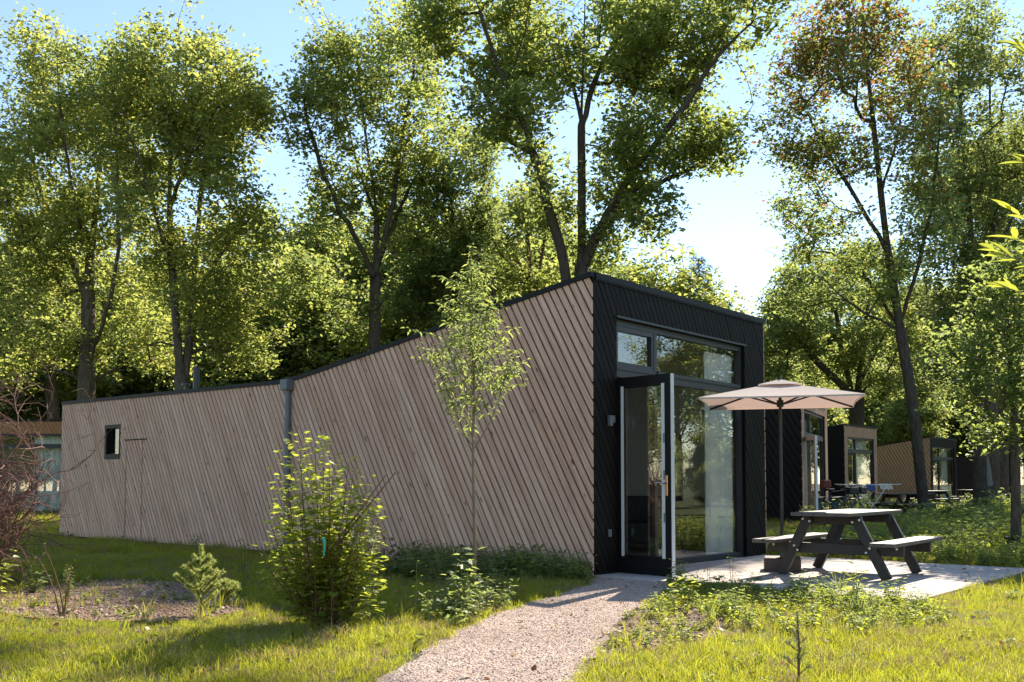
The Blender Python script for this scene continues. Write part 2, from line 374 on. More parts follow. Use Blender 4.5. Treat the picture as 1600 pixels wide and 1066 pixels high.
def curtain_mat():
    m = bpy.data.materials.new('sheer_curtain'); m.use_nodes = True; N = m.node_tree.nodes; L = m.node_tree.links; N.clear()
    out = N.new('ShaderNodeOutputMaterial'); d = N.new('ShaderNodeBsdfDiffuse'); d.inputs[0].default_value = (0.86, 0.90, 0.88, 1)
    t = N.new('ShaderNodeBsdfTranslucent'); t.inputs[0].default_value = (0.6, 0.68, 0.65, 1)
    ms = N.new('ShaderNodeMixShader'); ms.inputs[0].default_value = 0.15; L.new(d.outputs[0], ms.inputs[1]); L.new(t.outputs[0], ms.inputs[2]); L.new(ms.outputs[0], out.inputs[0])
    return m
M['black_board'].node_tree.nodes['Principled BSDF'].inputs['Specular IOR Level'].default_value = 0.1
by_object(M['slab'], .13); by_object(M['plastic_top'], .12)
M['curtain'] = curtain_mat()
def canvas_mat():
    m = bpy.data.materials.new('parasol_canvas'); m.use_nodes = True; N = m.node_tree.nodes; L = m.node_tree.links; N.clear()
    out = N.new('ShaderNodeOutputMaterial'); d = N.new('ShaderNodeBsdfDiffuse'); d.inputs[0].default_value = (0.60, 0.54, 0.50, 1)
    t = N.new('ShaderNodeBsdfTranslucent'); t.inputs[0].default_value = (0.46, 0.33, 0.285, 1)
    ms = N.new('ShaderNodeMixShader'); ms.inputs[0].default_value = 0.33; L.new(d.outputs[0], ms.inputs[1]); L.new(t.outputs[0], ms.inputs[2]); L.new(ms.outputs[0], out.inputs[0])
    return m
M['canvas'] = canvas_mat()

# ------------------------------------------------------------------ layout frames
CX, CY = 0.946, 11.56                       # near front corner of the main cabin
PHI = math.atan2(0.6494, 0.7604)            # facade direction, clockwise from +Y
def cab_rz(phi): return math.pi / 2 - phi   # rotation whose local X runs along the facade
def cab(w, d, c=(CX, CY), phi=PHI):
    return (c[0] + w * math.sin(phi) - d * math.cos(phi), c[1] + w * math.cos(phi) + d * math.sin(phi))

PATH = [gp(*p) for p in [(560, 1100), (600, 1062), (640, 1032), (690, 1003), (716, 986), (770, 962), (860, 934), (922, 914)]] + \
       [cab(0.0, -0.05), cab(0.0, -1.15)] + [gp(*p) for p in [(1040, 934), (1004, 948), (974, 972), (944, 1008), (918, 1045), (893, 1100)]] + [(0.6, 3.2), (-1.1, 3.2)]
BED = [gp(*p) for p in [(-60, 932), (60, 918), (150, 908), (230, 906), (310, 914), (370, 935), (385, 955), (330, 968), (250, 975), (130, 972), (20, 962), (-60, 958)]]
BED2 = [gp(*p) for p in [(985, 962), (1020, 946), (1090, 950), (1130, 965), (1140, 990), (1100, 1008), (1030, 1014), (960, 1030), (930, 1050), (925, 1025), (950, 992)]]
TERR = [cab(0, 0), cab(4.4, 0), cab(4.4, -3.72), cab(0, -3.72)]
CABIN = [cab(-0.05, 0), cab(4.5, 0), cab(4.5, 13.6), cab(-0.05, 13.6)]

# ------------------------------------------------------------------ ground
def sheet(name, poly, z, m, label=None, thick=None, jitter=0.0, sub=0):
    pts = []
    n = len(poly)
    for i in range(n):
        a, b = poly[i], poly[(i + 1) % n]; L_ = math.hypot(b[0] - a[0], b[1] - a[1]); k = max(1, int(L_ / 0.16)) if jitter else 1
        for j in range(k):
            t = j / k; p = (a[0] + (b[0] - a[0]) * t, a[1] + (b[1] - a[1]) * t)
            pts.append((p[0] + random.uniform(-jitter, jitter), p[1] + random.uniform(-jitter, jitter), z))
    me = bpy.data.meshes.new(name); me.from_pydata(pts, [], [tuple(range(len(pts)))]); me.update()
    if me.polygons[0].normal.z < 0: me.flip_normals()
    o = link(name, me, None, m); o['kind'] = 'structure'
    if label: o['label'] = label
    return o
sheet('ground', [(-400, -60), (400, -60), (400, 600), (-400, 600)], 0.0, M['lawn'], 'green lawn and forest floor around the cabins')
sheet('path', PATH, 0.012, M['gravel_path'], 'pale gravel path curving to the open cabin door', jitter=0.045)
sheet('planting_bed', BED, 0.006, M['soil'], 'bare bark covered bed in the shaded lawn', jitter=0.07)
sheet('bare_soil_patch', BED2, 0.006, M['soil'], 'bare soil patch between the gravel path and sunny grass', jitter=0.06)

terr = MB().box(-0.02, 4.42, -3.74, 0.0, -0.05, 0.004).obj('terrace', M['soil'], loc=(CX, CY, 0), rot=(0, 0, cab_rz(PHI)))
tag(terr, 'grey concrete slab terrace in front of the glazed facade', kind='structure')
sw, sd = 4.4 / 8, 3.72 / 7
slab_me = MB().cbox(0.009, sw - 0.009, 0.009, sd - 0.009, 0.0, 0.024, 0.004).mesh('slab'); slab_me.materials.append(M['slab'])
for i in range(8):
    for j in range(7):
        o = bpy.data.objects.new('slab', slab_me); COL.objects.link(o); o.parent = terr
        o.location = (i * sw, -3.72 + j * sd, 0.006 + random.uniform(-0.0015, 0.0015)); o.rotation_euler = (random.uniform(-.002, .002), random.uniform(-.002, .002), 0)

# ------------------------------------------------------------------ main cabin
def boards(parent, outline, holes, k, pitch, gap, t, m, name='board', joined=False, wob=0.0018, x_off=0.0):
    us = [x + k * z for x, z in outline]; u = min(us) + x_off - pitch; J = MB(); cnt = 0
    ca = math.atan(k)
    while u < max(us):
        poly = clip(clip(outline, 1, k, u + pitch - gap), -1, -k, -u); u += pitch
        if area(poly) < 1e-3: continue
        polys = [poly]
        for h in holes: polys = cut(polys, h)
        for p in polys:
            y = random.uniform(-wob, wob)
            if joined: J.prism(p, -t + y, y); continue
            cx = sum(q[0] for q in p) / len(p); cz = sum(q[1] for q in p) / len(p)
            # local frame: Z along the board
            loc = [((q[0] - cx) * math.cos(ca) + (q[1] - cz) * math.sin(ca), -(q[0] - cx) * math.sin(ca) + (q[1] - cz) * math.cos(ca)) for q in p]
            o = MB().prism(loc, -t, 0.0).obj(name, m, parent, loc=(cx, y, cz), rot=(0, -ca, 0)); cnt += 1
    if joined:
        o = J.obj(name, m, parent); o['kind'] = 'stuff'
        return o
    return cnt

K = 0.555
def main_cabin():
    root = empty('cabin', (CX, CY, 0), cab_rz(PHI))
    tag(root, 'large timber cabin with pale diagonal boards and black glazed front, nearest the camera', 'cabin', 'holiday cabins in the wood')
    prof = [(0.03, 3.63), (-5.2, 2.84), (-5.55, 2.79), (-5.8, 2.765), (-6.15, 2.745), (-13.56, 2.80)]
    # side wall
    sw_holes = [(-11.72, -11.11, 1.57, 2.24)]
    lines = [(-10.895, -10.862, 0.0, 1.915), (-10.30, -10.267, 0.0, 1.915)]
    outline = [(-13.56, 0.03), (0.022, 0.03)] + [(x if x < 0 else 0.022, z - 0.045) for x, z in prof]
    back = MB()
    for p in cut([[(-13.56, 0.0), (-0.002, 0.0)] + [(min(x, -0.002), z - 0.05) for x, z in prof]], sw_holes[0]): back.prism(p, 0.012, 0.12)
    side = back.obj('side_wall', M['backing'], root, rot=(0, 0, -math.pi / 2))
    boards(side, outline, sw_holes + lines, K, 0.1125, 0.0265, 0.024, M['board'])
    MB().box(-10.93, -10.13, -0.038, -0.0225, 1.918, 1.938).obj('lintel_strip', M['brown_board'], side)
    # small window in the side wall
    wf = MB(); x0, x1, z0, z1 = sw_holes[0]
    for b in [(x0, x0 + .07, z0, z1), (x1 - .05, x1, z0, z1), (x0 + .07, x1 - .05, z0, z0 + .10), (x0 + .07, x1 - .05, z1 - .07, z1)]:
        wf.box(b[0], b[1], -0.03, 0.115, b[2], b[3])
    wf.box(x0 + .07, x0 + .115, 0.04, 0.09, z0 + .10, z1 - .07); wf.box(x1 - .085, x1 - .05, 0.04, 0.09, z0 + .10, z1 - .07)
    w = wf.obj('window', M['door_black'], side)
    MB().box(x0 + .115, x1 - .085, 0.062, 0.068, z0 + .10, z1 - .07).obj('pane', M['glass'], side)
    # facade
    H = 3.63; ox0, ox1, oz1 = 0.4915, 3.843, 3.14
    hole = (ox0, ox1, -0.1, oz1)
    fb = MB()
    for p in cut([[(0.001, 0.0), (4.467, 0.0), (4.467, H - .05), (0.001, H - .05)]], hole): fb.prism(p, 0.003, 0.16)
    front = fb.obj('front_wall', M['backing'], root)
    boards(front, [(0.0015, 0.02), (4.467, 0.02), (4.467, H - .06), (0.0015, H - .06)], [hole], K, 0.1085, 0.014, 0.022, M['black_board'])
    # far side wall, rear wall, floor, ceiling
    MB().prism([(-13.56, 0.0), (-0.17, 0.0)] + [(min(x, -0.17), z - 0.05) for x, z in prof], 4.34, 4.465).obj('far_side_wall', M['inner_wall'], root, rot=(0, 0, -math.pi / 2))
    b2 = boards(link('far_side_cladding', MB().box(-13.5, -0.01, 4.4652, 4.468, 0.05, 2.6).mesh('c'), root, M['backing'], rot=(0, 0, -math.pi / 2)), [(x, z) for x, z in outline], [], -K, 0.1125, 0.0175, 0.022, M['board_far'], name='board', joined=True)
    b2.location = (0, 4.49, 0)
    MB().box(0.13, 4.33, 13.44, 13.55, 0.0, 2.72).obj('rear_wall', M['inner_wall'], root)
    MB().box(0.125, 4.335, 4.6, 4.7, 0.05, 2.7).obj('partition_wall', M['inner_wall'], root)
    MB().box(0.125, 4.335, 0.17, 13.43, 0.01, 0.05).obj('floor', M['inner_floor'], root)
    # inner lining of the near side wall
    MB().box(0.124, 0.129, 0.17, 4.58, 0.055, 2.62).obj('inner_lining', M['inner_wall'], root)
    # roof following the side profile
    rf = MB(); pr = [(min(x, -0.03), z - 0.02) for x, z in prof]
    rf.prism(pr + [(x, z - 0.10) for x, z in reversed(pr)], 0.05, 4.42)
    rf.obj('roof', M['trim'], root, rot=(0, 0, -math.pi / 2))
    tr = MB()
    pr2 = [(x, z) for x, z in prof]
    tr.prism(pr2 + [(x, z - 0.062) for x, z in reversed(pr2)], -0.045, 0.04)
    tr.prism(pr2 + [(x, z - 0.062) for x, z in reversed(pr2)], 4.43, 4.505)
    tr.obj('roof_trim', M['trim'], root, rot=(0, 0, -math.pi / 2))
    MB().box(0.042, 4.427, -0.047, 0.03, H - .075, H - .002).box(0.042, 4.427, -0.038, 0.02, H - .092, H - .0755).obj('front_trim', M['trim'], root)
    # flue pipes and vents standing on the roof
    def pipe(name, s, w, h, r, capr):
        z0 = 2.66; q = MB().tube([(w, s, z0), (w, s, z0 + h)], r, 12).tube([(w, s, z0 + h - .02), (w, s, z0 + h + .03)], capr, 12)
        return q.obj(name, M['black'], root, smooth=False)
    pipe('flue_pipe', 9.75, 0.75, 0.62, 0.062, 0.075); pipe('roof_vent', 10.35, 0.9, 0.36, 0.045, 0.085)
    # downpipe with its hopper
    dp = MB(); xs = -5.79
    dp.tube([(xs, -0.08, 0.02), (xs, -0.08, 2.58)], 0.044, 14)
    dp.tube([(xs, -0.08, 1.0), (xs, -0.08, 1.05)], 0.05, 14).tube([(xs, -0.08, 2.0), (xs, -0.08, 2.05)], 0.05, 14)
    d = dp.obj('downpipe', M['zinc'], side, smooth=False)
    MB().cbox(xs - .085, xs + .085, -0.175, -0.026, 2.56, 2.73, 0.008).obj('hopper', M['zinc'], side)
    # glazing frame
    fr = MB(); y0, y1 = 0.03, 0.115
    mx0, mx1, tz0, tz1 = 1.425, 1.495, 2.425, 2.565
    for b in [(ox0, ox0 + .06, 0.0, oz1), (ox1 - .06, ox1, 0.0, oz1), (ox0 + .06, ox1 - .06, oz1 - .075, oz1), (ox0 + .06, mx0, tz0, tz1), (mx1, ox1 - .06, tz0, tz1), (mx0, mx1, 0.0, oz1 - .075),
              (mx1, ox1 - .06, 0.004, .105)]:
        fr.box(b[0], b[1], y0, y1, b[2], b[3])
    fr.box(ox0 - .02, ox1 + .02, -0.05, 0.028, oz1 + .002, oz1 + .028)             # drip flashing
    fr.box(mx1, ox1 - .06, y0 - .018, y0 - .002, tz1 - .05, tz1)                   # proud glazing bead
    fr.box(ox0 + .06, mx0, y0 - .018, y0 - .002, tz1 - .05, tz1)
    frame = fr.obj('window_frame', M['frame'], root)
    s2 = MB(); a0, a1, c0, c1 = ox0 + .062, mx0 - .002, tz1 + .002, oz1 - .077      # opening top light
    for b in [(a0, a0 + .05, c0, c1), (a1 - .05, a1, c0, c1), (a0 + .05, a1 - .05, c0, c0 + .05), (a0 + .05, a1 - .05, c1 - .06, c1)]:
        s2.box(b[0], b[1], 0.035, 0.095, b[2], b[3])
    s2.obj('sash', M['frame'], frame)
    for b in [(a0 + .05, a1 - .05, c0 + .05, c1 - .06), (mx1, ox1 - .06, tz1, oz1 - .075), (mx1, ox1 - .06, .105, tz0)]:
        MB().box(b[0], b[1], 0.07, 0.076, b[2], b[3]).obj('pane', M['glass'], frame)
    MB().box(ox0 + .06, mx0, 0.03, 0.16, 0.0, 0.03).obj('threshold', M['frame'], root)
    # pale jamb seen beside the door
    MB().box(ox0 + .06, ox0 + .085, 0.116, 0.165, 0.03, tz0).obj('door_jamb', M['grey_edge'], root)
    # open glazed door
    W, DH = 0.83, 2.36
    dr = MB(); t = 0.062
    st = 0.12
    for b in [(0.0, st, 0.0, DH), (W - st - .004, W - .004, 0.0, DH), (st, W - st - .004, 0.0, 0.22), (st, W - st - .004, DH - .13, DH)]:
        dr.box(b[0], b[1], -t, 0, b[2], b[3])
    door = dr.obj('door', M['door_black'], root, loc=(ox0 + .065, 0.0, 0.035), rot=(0, 0, R(-95)))
    door['label'] = 'open black door with a tall glass pane'
    gx0, gx1, gz0, gz1 = st, W - st - .004, 0.22, DH - .13
    MB().box(gx0, gx1, -0.035, -0.029, gz0, gz1).obj('pane', M['glass'], door)
    MB().box(W - .0035, W + .006, -t + .004, -0.002, 0.002, DH - .002).obj('door_edge', M['grey_edge'], door)
    bead = MB()
    for b in [(gx0 - .03, gx0 + .012, gz0 - .02, gz1 + .02), (gx1 - .02, gx1 + .036, gz0 - .02, gz1 + .02)]:
        bead.box(b[0], b[1], -t - .004, -t - .0005, b[2], b[3]) if b[0] < 0.3 else bead.box(b[0] + .01, b[1], -t - .003, -t - .0005, b[2], b[3])
    bead.obj('glazing_bead', M['grey_edge'], door)
    h = MB(); hx = W - .062
    h.cbox(hx - .018, hx + .018, -t - .012, -t - .0005, 0.93, 1.17, .004)
    h.obj('handle_plate', M['brass'], door)
    MB().tube([(hx, -t - .012, 1.08), (hx, -t - .055, 1.08), (hx - .02, -t - .06, 1.08), (hx - .13, -t - .06, 1.08)], 0.0095, 8).obj('handle', M['chrome'], door)
    for z in (0.25, 0.55, 1.15, 1.75, 2.1):
        MB().tube([(-.008, -0.02, z), (-.008, -0.02, z + .11)], 0.011, 8).obj('hinge', M['black'], door)
    for z in (0.62, 1.12, 1.55):
        MB().box(gx1 + .02, gx1 + .034, -t - .009, -t - .0035, z, z + .11).obj('lock_bolt', M['zinc'], door)
    # wall fittings left of the door
    k = MB().cbox(.285, .335, -.075, -.0235, 1.80, 1.93, .006).obj('wall_light', M['zinc'], front)
    MB().cbox(.345, .405, -.06, -.0235, 1.84, 1.93, .006).obj('key_box', M['zinc'], front)
    MB().cbox(.275, .335, -.05, -.0235, .47, .56, .006).obj('outdoor_socket', M['zinc'], front)
    return root
main = main_cabin()

# things inside and beside the main cabin
def wpos(w, d, z=0.0): return (*cab(w, d), z)
def curtain(x0, x1, y, z0, z1, label, parent_c=(CX, CY), phi=PHI, folds=22, amp=0.035, m='curtain'):
    mb = MB(); n = folds * 6; pts = []
    for i in range(n + 1):
        t = i / n; pts.append((x0 + (x1 - x0) * t, y + amp * math.sin(t * folds * 2 * math.pi) * (0.6 + 0.4 * math.sin(t * 17)) ))
    b = []
    for (x, yy) in pts: b += [(x, yy, z0), (x + 0.01 * math.sin(x * 40), yy * 1.0, z1)]
    mb.add(b, [(2 * i, 2 * i + 2, 2 * i + 3, 2 * i + 1) for i in range(n)])
    o = mb.obj('curtain', M[m], None, loc=(*parent_c, 0), rot=(0, 0, cab_rz(phi)), smooth=True)
    return tag(o, label, 'curtain')
curtain(3.0, 3.80, 0.18, 0.07, 3.0, 'pale sheer curtain hanging behind the big glass of the nearest cabin')
so = empty('sofa', wpos(4.30, 1.6, 0.05), cab_rz(PHI))
tag(so, 'dark grey sofa seen dimly through the big window of the nearest cabin', 'sofa')
MB().cbox(-.85, 0, -.7, 1.3, .12, .42, .04).obj('seat', M['sofa'], so)
MB().cbox(-.28, 0, -.7, 1.3, .43, .85, .05).obj('backrest', M['sofa'], so)
for y in (-.88, 1.31): MB().cbox(-.85, 0, y, y + .17, .1, .62, .04).obj('armrest', M['sofa'], so)
for x in (-.8, -.1):
    for y in (-.8, 1.4): MB().tube([(x, y, 0), (x, y, .12)], .02, 6).obj('leg', M['black'], so)
for i, d in enumerate((1.42, 1.05)):
    o = empty('wall_lamp', wpos(4.338, d, 1.76), cab_rz(PHI))
    tag(o, ['black box wall lamp inside the cabin, beside the open door', 'black box wall lamp inside the cabin, close to the sheer curtain'][i], 'lamp', 'wall lamps inside the nearest cabin')
    MB().cbox(-.10, -.012, -.05, .05, 0, .11, .006).obj('lamp_shade', M['black'], o); MB().box(-.011, -.001, -.04, .04, .01, .10).obj('back_plate', M['chrome'], o)
px_, py_ = gp(955, 897)
tag(MB().cbox(-.03, .03, -.03, .03, 0, .17, .005).obj('wooden_peg', M['post_wood'], loc=(px_, py_, 0)), 'short brown wooden peg at the foot of the black facade', 'peg')
px_, py_ = gp(764, 955)
tag(MB().cbox(-.035, .035, -.012, .012, 0, .16, .003).obj('ground_marker', M['post_wood'], loc=(px_, py_, 0), rot=(0, R(4), R(20))), 'small greyish stake where the path edge meets the young tree', 'stake')

# ------------------------------------------------------------------ other cabins
def cabin(c, phi, width, label, side, frontm, H=3.63, length=9, door=False, back=2.8, plain_side=False, fan=True):
    root = empty('cabin', (*c, 0), cab_rz(phi)); tag(root, label, 'cabin', 'holiday cabins in the wood')
    prof = [(0.03, H), (-5.5, back - .06), (-length, back)]
    ol = [(-length, 0.03), (0.022, 0.03)] + [(min(x, .022), z - .06) for x, z in prof]
    s = MB().prism([(-length, 0.0), (-.002, 0.0)] + [(min(x, -.002), z - .06) for x, z in prof], 0.003, 0.12).obj('side_wall', M['backing'], root, rot=(0, 0, -math.pi / 2))
    boards(s, ol, [], K, 0.17, 0.03, 0.022, M[side], 'cladding', joined=True)
    MB().prism([(-length, 0.0), (-.17, 0.0)] + [(min(x, -.17), z - .06) for x, z in prof], width - .12, width).obj('far_side_wall', M[side], root, rot=(0, 0, -math.pi / 2))
    m0 = .42 * width / 4.4; ox0, ox1, oz1 = m0, width - m0, H - .52
    hole = (ox0, ox1, -.1, oz1)
    fb = MB()
    for p in cut([[(.001, 0), (width, 0), (width, H - .06), (.001, H - .06)]], hole): fb.prism(p, .003, .16)
    f = fb.obj('front_wall', M['backing'], root)
    boards(f, [(.0015, .02), (width, .02), (width, H - .06), (.0015, H - .06)], [hole], 0.0 if frontm == 'board_far' else K, 0.15, 0.014, 0.022, M[frontm], 'cladding', joined=True)
    pr = [(min(x, -.03), z - .02) for x, z in prof]
    MB().prism(pr + [(x, z - .1) for x, z in reversed(pr)], .05, width - .05).obj('roof', M['trim'], root, rot=(0, 0, -math.pi / 2))
    t = MB(); t.prism(prof + [(x, z - .062) for x, z in reversed(prof)], -.045, .04); t.prism(prof + [(x, z - .062) for x, z in reversed(prof)], width - .04, width + .045)
    t.obj('roof_trim', M['trim'], root, rot=(0, 0, -math.pi / 2))
    MB().box(.042, width - .042, -.047, .03, H - .075, H - .002).obj('front_trim', M['trim'], root)
    MB().box(.125, width - .125, .17, length - .1, .01, .05).obj('floor', M['inner_floor'], root)
    MB().box(.125, width - .125, 3.6, 3.7, .05, back - .2).obj('rear_wall', M['inner_wall'], root)
    fr = MB(); mx = ox0 + (ox1 - ox0) * .33; tz0, tz1 = 2.35, 2.5
    for b in [(ox0, ox0 + .07, 0, oz1), (ox1 - .07, ox1, 0, oz1), (ox0 + .07, ox1 - .07, oz1 - .08, oz1), (ox0 + .07, mx - .04, tz0, tz1), (mx + .04, ox1 - .07, tz0, tz1), (mx - .04, mx + .04, 0, oz1 - .08), (mx + .04, ox1 - .07, 0, .1)]:
        fr.box(b[0], b[1], .03, .115, b[2], b[3])
    frame = fr.obj('window_frame', M['frame'], root)
    for b in [(ox0 + .07, mx - .04, tz1, oz1 - .08), (mx + .04, ox1 - .07, tz1, oz1 - .08), (mx + .04, ox1 - .07, .1, tz0)]:
        MB().box(b[0], b[1], .07, .076, b[2], b[3]).obj('pane', M['glass'], frame)
    W = mx - .04 - ox0 - .07
    d = MB()
    for b in [(0, .1, 0, tz0), (W - .1, W, 0, tz0), (.1, W - .1, 0, .2), (.1, W - .1, tz0 - .12, tz0)]: d.box(b[0], b[1], -.06, 0, b[2], b[3])
    dm = M['door_black'] if not door else M['board_far']
    dd = d.obj('door', dm, root, loc=(ox0 + .07, .1 if not door else .02, .0), rot=(0, 0, R(-152) if door else 0))
    MB().box(.1, W - .1, -.033, -.027, .2, tz0 - .12).obj('pane', M['glass'], dd)
    if door: MB().box(W + .001, W + .012, -.058, -.002, 0, tz0).obj('door_edge', M['grey_edge'], dd)
    return root, (ox0, ox1, mx)
C2 = (7.69, 26.0); P2 = R(26.3)
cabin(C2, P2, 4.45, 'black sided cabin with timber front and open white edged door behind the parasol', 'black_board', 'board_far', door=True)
curtain(2.3, 3.5, .3, .1, 2.95, 'pale green curtain behind the glass of the cabin just behind the parasol', C2, P2, folds=12)
C3 = (13.45, 39.6)
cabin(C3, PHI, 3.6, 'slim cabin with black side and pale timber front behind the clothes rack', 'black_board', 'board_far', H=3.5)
curtain(1.6, 3.2, .3, .1, 2.9, 'greenish curtain behind the glass of the slim pale fronted cabin', C3, PHI, folds=12)
C4 = (22.0, 51.5)
cabin(C4, PHI, 4.57, 'brown timber sided cabin with black front behind the leaning tree trunk', 'board_far', 'black_board', H=3.55)
curtain(2.9, 3.9, .3, .1, 2.9, 'teal curtain in the black fronted far cabin', C4, PHI, folds=10)
C5 = (35.5, 69.6)
cabin(C5, PHI, 4.6, 'dark brown cabin farthest away, partly hidden by thick trunks', 'brown_board', 'board_far', H=3.55, length=10)
C0 = (-24.0, 35.0)
cabin(C0, R(90), 8.75, 'low cabin seen past the rear end of the nearest cabin, with brown fascia over glass', 'board_far', 'cedar_board', H=3.38, length=7, back=3.2)
curtain(6.75, 7.8, .3, .1, 2.8, 'pale curtain behind the glass of the low cabin at the left edge', C0, R(90), folds=16)

# ------------------------------------------------------------------ parasol
def parasol():
    cx, cy = 3.36, 12.22
    root = empty('parasol', (cx, cy, 0.03), R(-15.3)); tag(root, 'open square beige parasol on a dark pole beside the picnic table', 'parasol')
    MB().cbox(-.22, .22, -.22, .22, 0, .165, .012).obj('base', M['base_block'], root)
    MB().tube([(0, 0, .165), (0, 0, .42)], .03, 12).obj('sleeve', M['zinc'], root)
    MB().tube([(0, 0, .3), (0, 0, 2.33)], .021, 12).obj('pole', M['black'], root)
    hs, ze, za = 0.93, 2.10, 2.345
    # canopy: four sagging panels with curved hems and a little drop at the hem
    mb = MB(); n = 12; top = []
    def surf(u, v):
        r = max(abs(u), abs(v)); s = 1 - abs(abs(u) - abs(v)) / max(r, 1e-6) if r > 0 else 1
        e = 1 - 0.035 * (1 - s ** 1.5) * r
        z = za + (ze - za) * r - 0.03 * (1 - s) * r * (1 - r) * 2
        return (u * hs * e, v * hs * e, z)
    idx = {}
    for i in range(2 * n + 1):
        for j in range(2 * n + 1):
            idx[i, j] = len(mb.v); mb.v.append(surf((i - n) / n, (j - n) / n))
    for i in range(2 * n):
        for j in range(2 * n):
            q = [idx[i, j], idx[i + 1, j], idx[i + 1, j + 1], idx[i, j + 1]]
            if (i < n) == (j < n): mb.f += [(q[0], q[1], q[2]), (q[0], q[2], q[3])]
            else: mb.f += [(q[0], q[1], q[3]), (q[1], q[2], q[3])]
    c = mb.obj('canopy', M['canvas'], root)
    hem = MB()
    ring = [(-n, j) for j in range(-n, n)] + [(i, n) for i in range(-n, n)] + [(n, j) for j in range(n, -n, -1)] + [(i, -n) for i in range(n, -n, -1)]
    P = [surf(i / n, j / n) for i, j in ring]; k = len(P)
    hem.add([(x * 1.004, y * 1.004, z) for x, y, z in P] + [(x * 1.006, y * 1.006, z - .022) for x, y, z in P], [(i, (i + 1) % k, k + (i + 1) % k, k + i) for i in range(k)])
    hem.obj('hem', M['canvas'], c)
    vt = MB()
    vt.add([(-.26, -.26, 2.30), (.26, -.26, 2.30), (.26, .26, 2.30), (-.26, .26, 2.30), (0, 0, 2.385)], [(0, 1, 4), (1, 2, 4), (2, 3, 4), (3, 0, 4)])
    vt.obj('vent_cap', M['canvas'], c); MB().tube([(0, 0, 2.36), (0, 0, 2.42)], [.03, .012], 8).obj('finial', M['black'], root)
    MB().tube([(0, 0, 2.035), (0, 0, 2.12)], .042, 10).obj('hub', M['black'], root)
    for a in range(4):
        sx, sy = [(1, 1), (1, -1), (-1, -1), (-1, 1)][a]
        rb = MB().tube([(0, 0, za - .03), (sx * hs * .99, sy * hs * .99, ze - .012)], .0125, 6).obj('rib', M['black'], root)
        MB().tube([(sx * .03, sy * .03, 2.07), (sx * .42, sy * .42, za - .03 + (ze - za) * .42)], .0105, 6).obj('strut', M['black'], rb)
parasol()

# ------------------------------------------------------------------ picnic tables
def picnic_table(c, t, label, L=1.88, detail=True, wide=True):
    # local X along the table, Y across (towards the bench on the far right)
    root = empty('picnic_table', (*c, 0.03), math.pi / 2 - t); tag(root, label, 'picnic table', 'picnic tables on the cabin terraces')
    tz, bz = .75, .43
    for i in range(5):
        w = .146; y = -.34 + i * .1365
        p = MB().cbox(-L / 2, L / 2, y, y + .131, tz - .042, tz, .005); p.obj('top_plank', M['plastic_top'], root)
    for s in (-1, 1):
        for i in range(2):
            y = s * (.545 + i * .138); a, b = sorted((y, y + s * .132))
            MB().cbox(-L / 2, L / 2, a, b, bz - .042, bz, .005).obj('bench_plank', M['plastic_top'], root)
    for sx in (-1, 1):
        x0 = sx * .56; t_ = .055
        def bar(name, p0, p1, h, xo, m='plastic'):
            p0, p1 = Vector(p0), Vector(p1); d = (p1 - p0); Ln = d.length; ang = math.atan2(d.z, d.y)
            Mx = Matrix.Translation((x0 + xo, p0.y, p0.z)) @ Matrix.Rotation(ang, 4, 'X')
            return MB().cbox(-t_ / 2, t_ / 2, 0, Ln, -h / 2, h / 2, .005, Mx).obj(name, M[m], root)
        for s in (-1, 1):
            bar('leg', (0, -s * .62 * -1, .0), (0, s * .27, tz - .05), .115, 0.0)
        bar('seat_beam', (0, -.79, bz - .105), (0, .79, bz - .105), .12, -sx * .057)
        bar('top_beam', (0, -.33, tz - .095), (0, .33, tz - .095), .10, -sx * .057)
        Mx = None
        # diagonal brace from the beam up to the top
        MB().tube([(x0 - sx * .09, 0, bz - .08), (sx * .12, 0, tz - .06)], .03, 4).obj('brace', M['plastic'], root)
        if detail:
            for s in (-1, 1):
                for (y, z) in ((s * .33, tz - .085), (s * .25, tz - .11), (s * .44, bz - .08), (s * .40, bz - .13), (s * .72, bz - .08)):
                    xo = x0 + sx * (.030 if abs(y) < .5 else -.027)
                    MB().tube([(xo, y, z), (xo + sx * .012, y, z)], .013, 8).obj('bolt', M['bolt'], root)
    MB().cbox(-.5, .5, -.03, .03, bz - .16, bz - .10, .004).obj('centre_rail', M['plastic'], root)
    return root
picnic_table((4.04, 11.77), 0.672, 'dark grey picnic table with attached benches on the sunny terrace beside the parasol')
picnic_table((12.6, 31.5), 1.1, 'dark picnic table by the clothes rack, left of the leaning tree trunk', detail=False)
picnic_table((22.2, 47.0), 1.0, 'dark picnic table in the shade far off by the folded parasol', detail=False)
picnic_table((17.6, 41.0), 0.9, 'dark picnic table close in front of the brown timber sided cabin', detail=False)

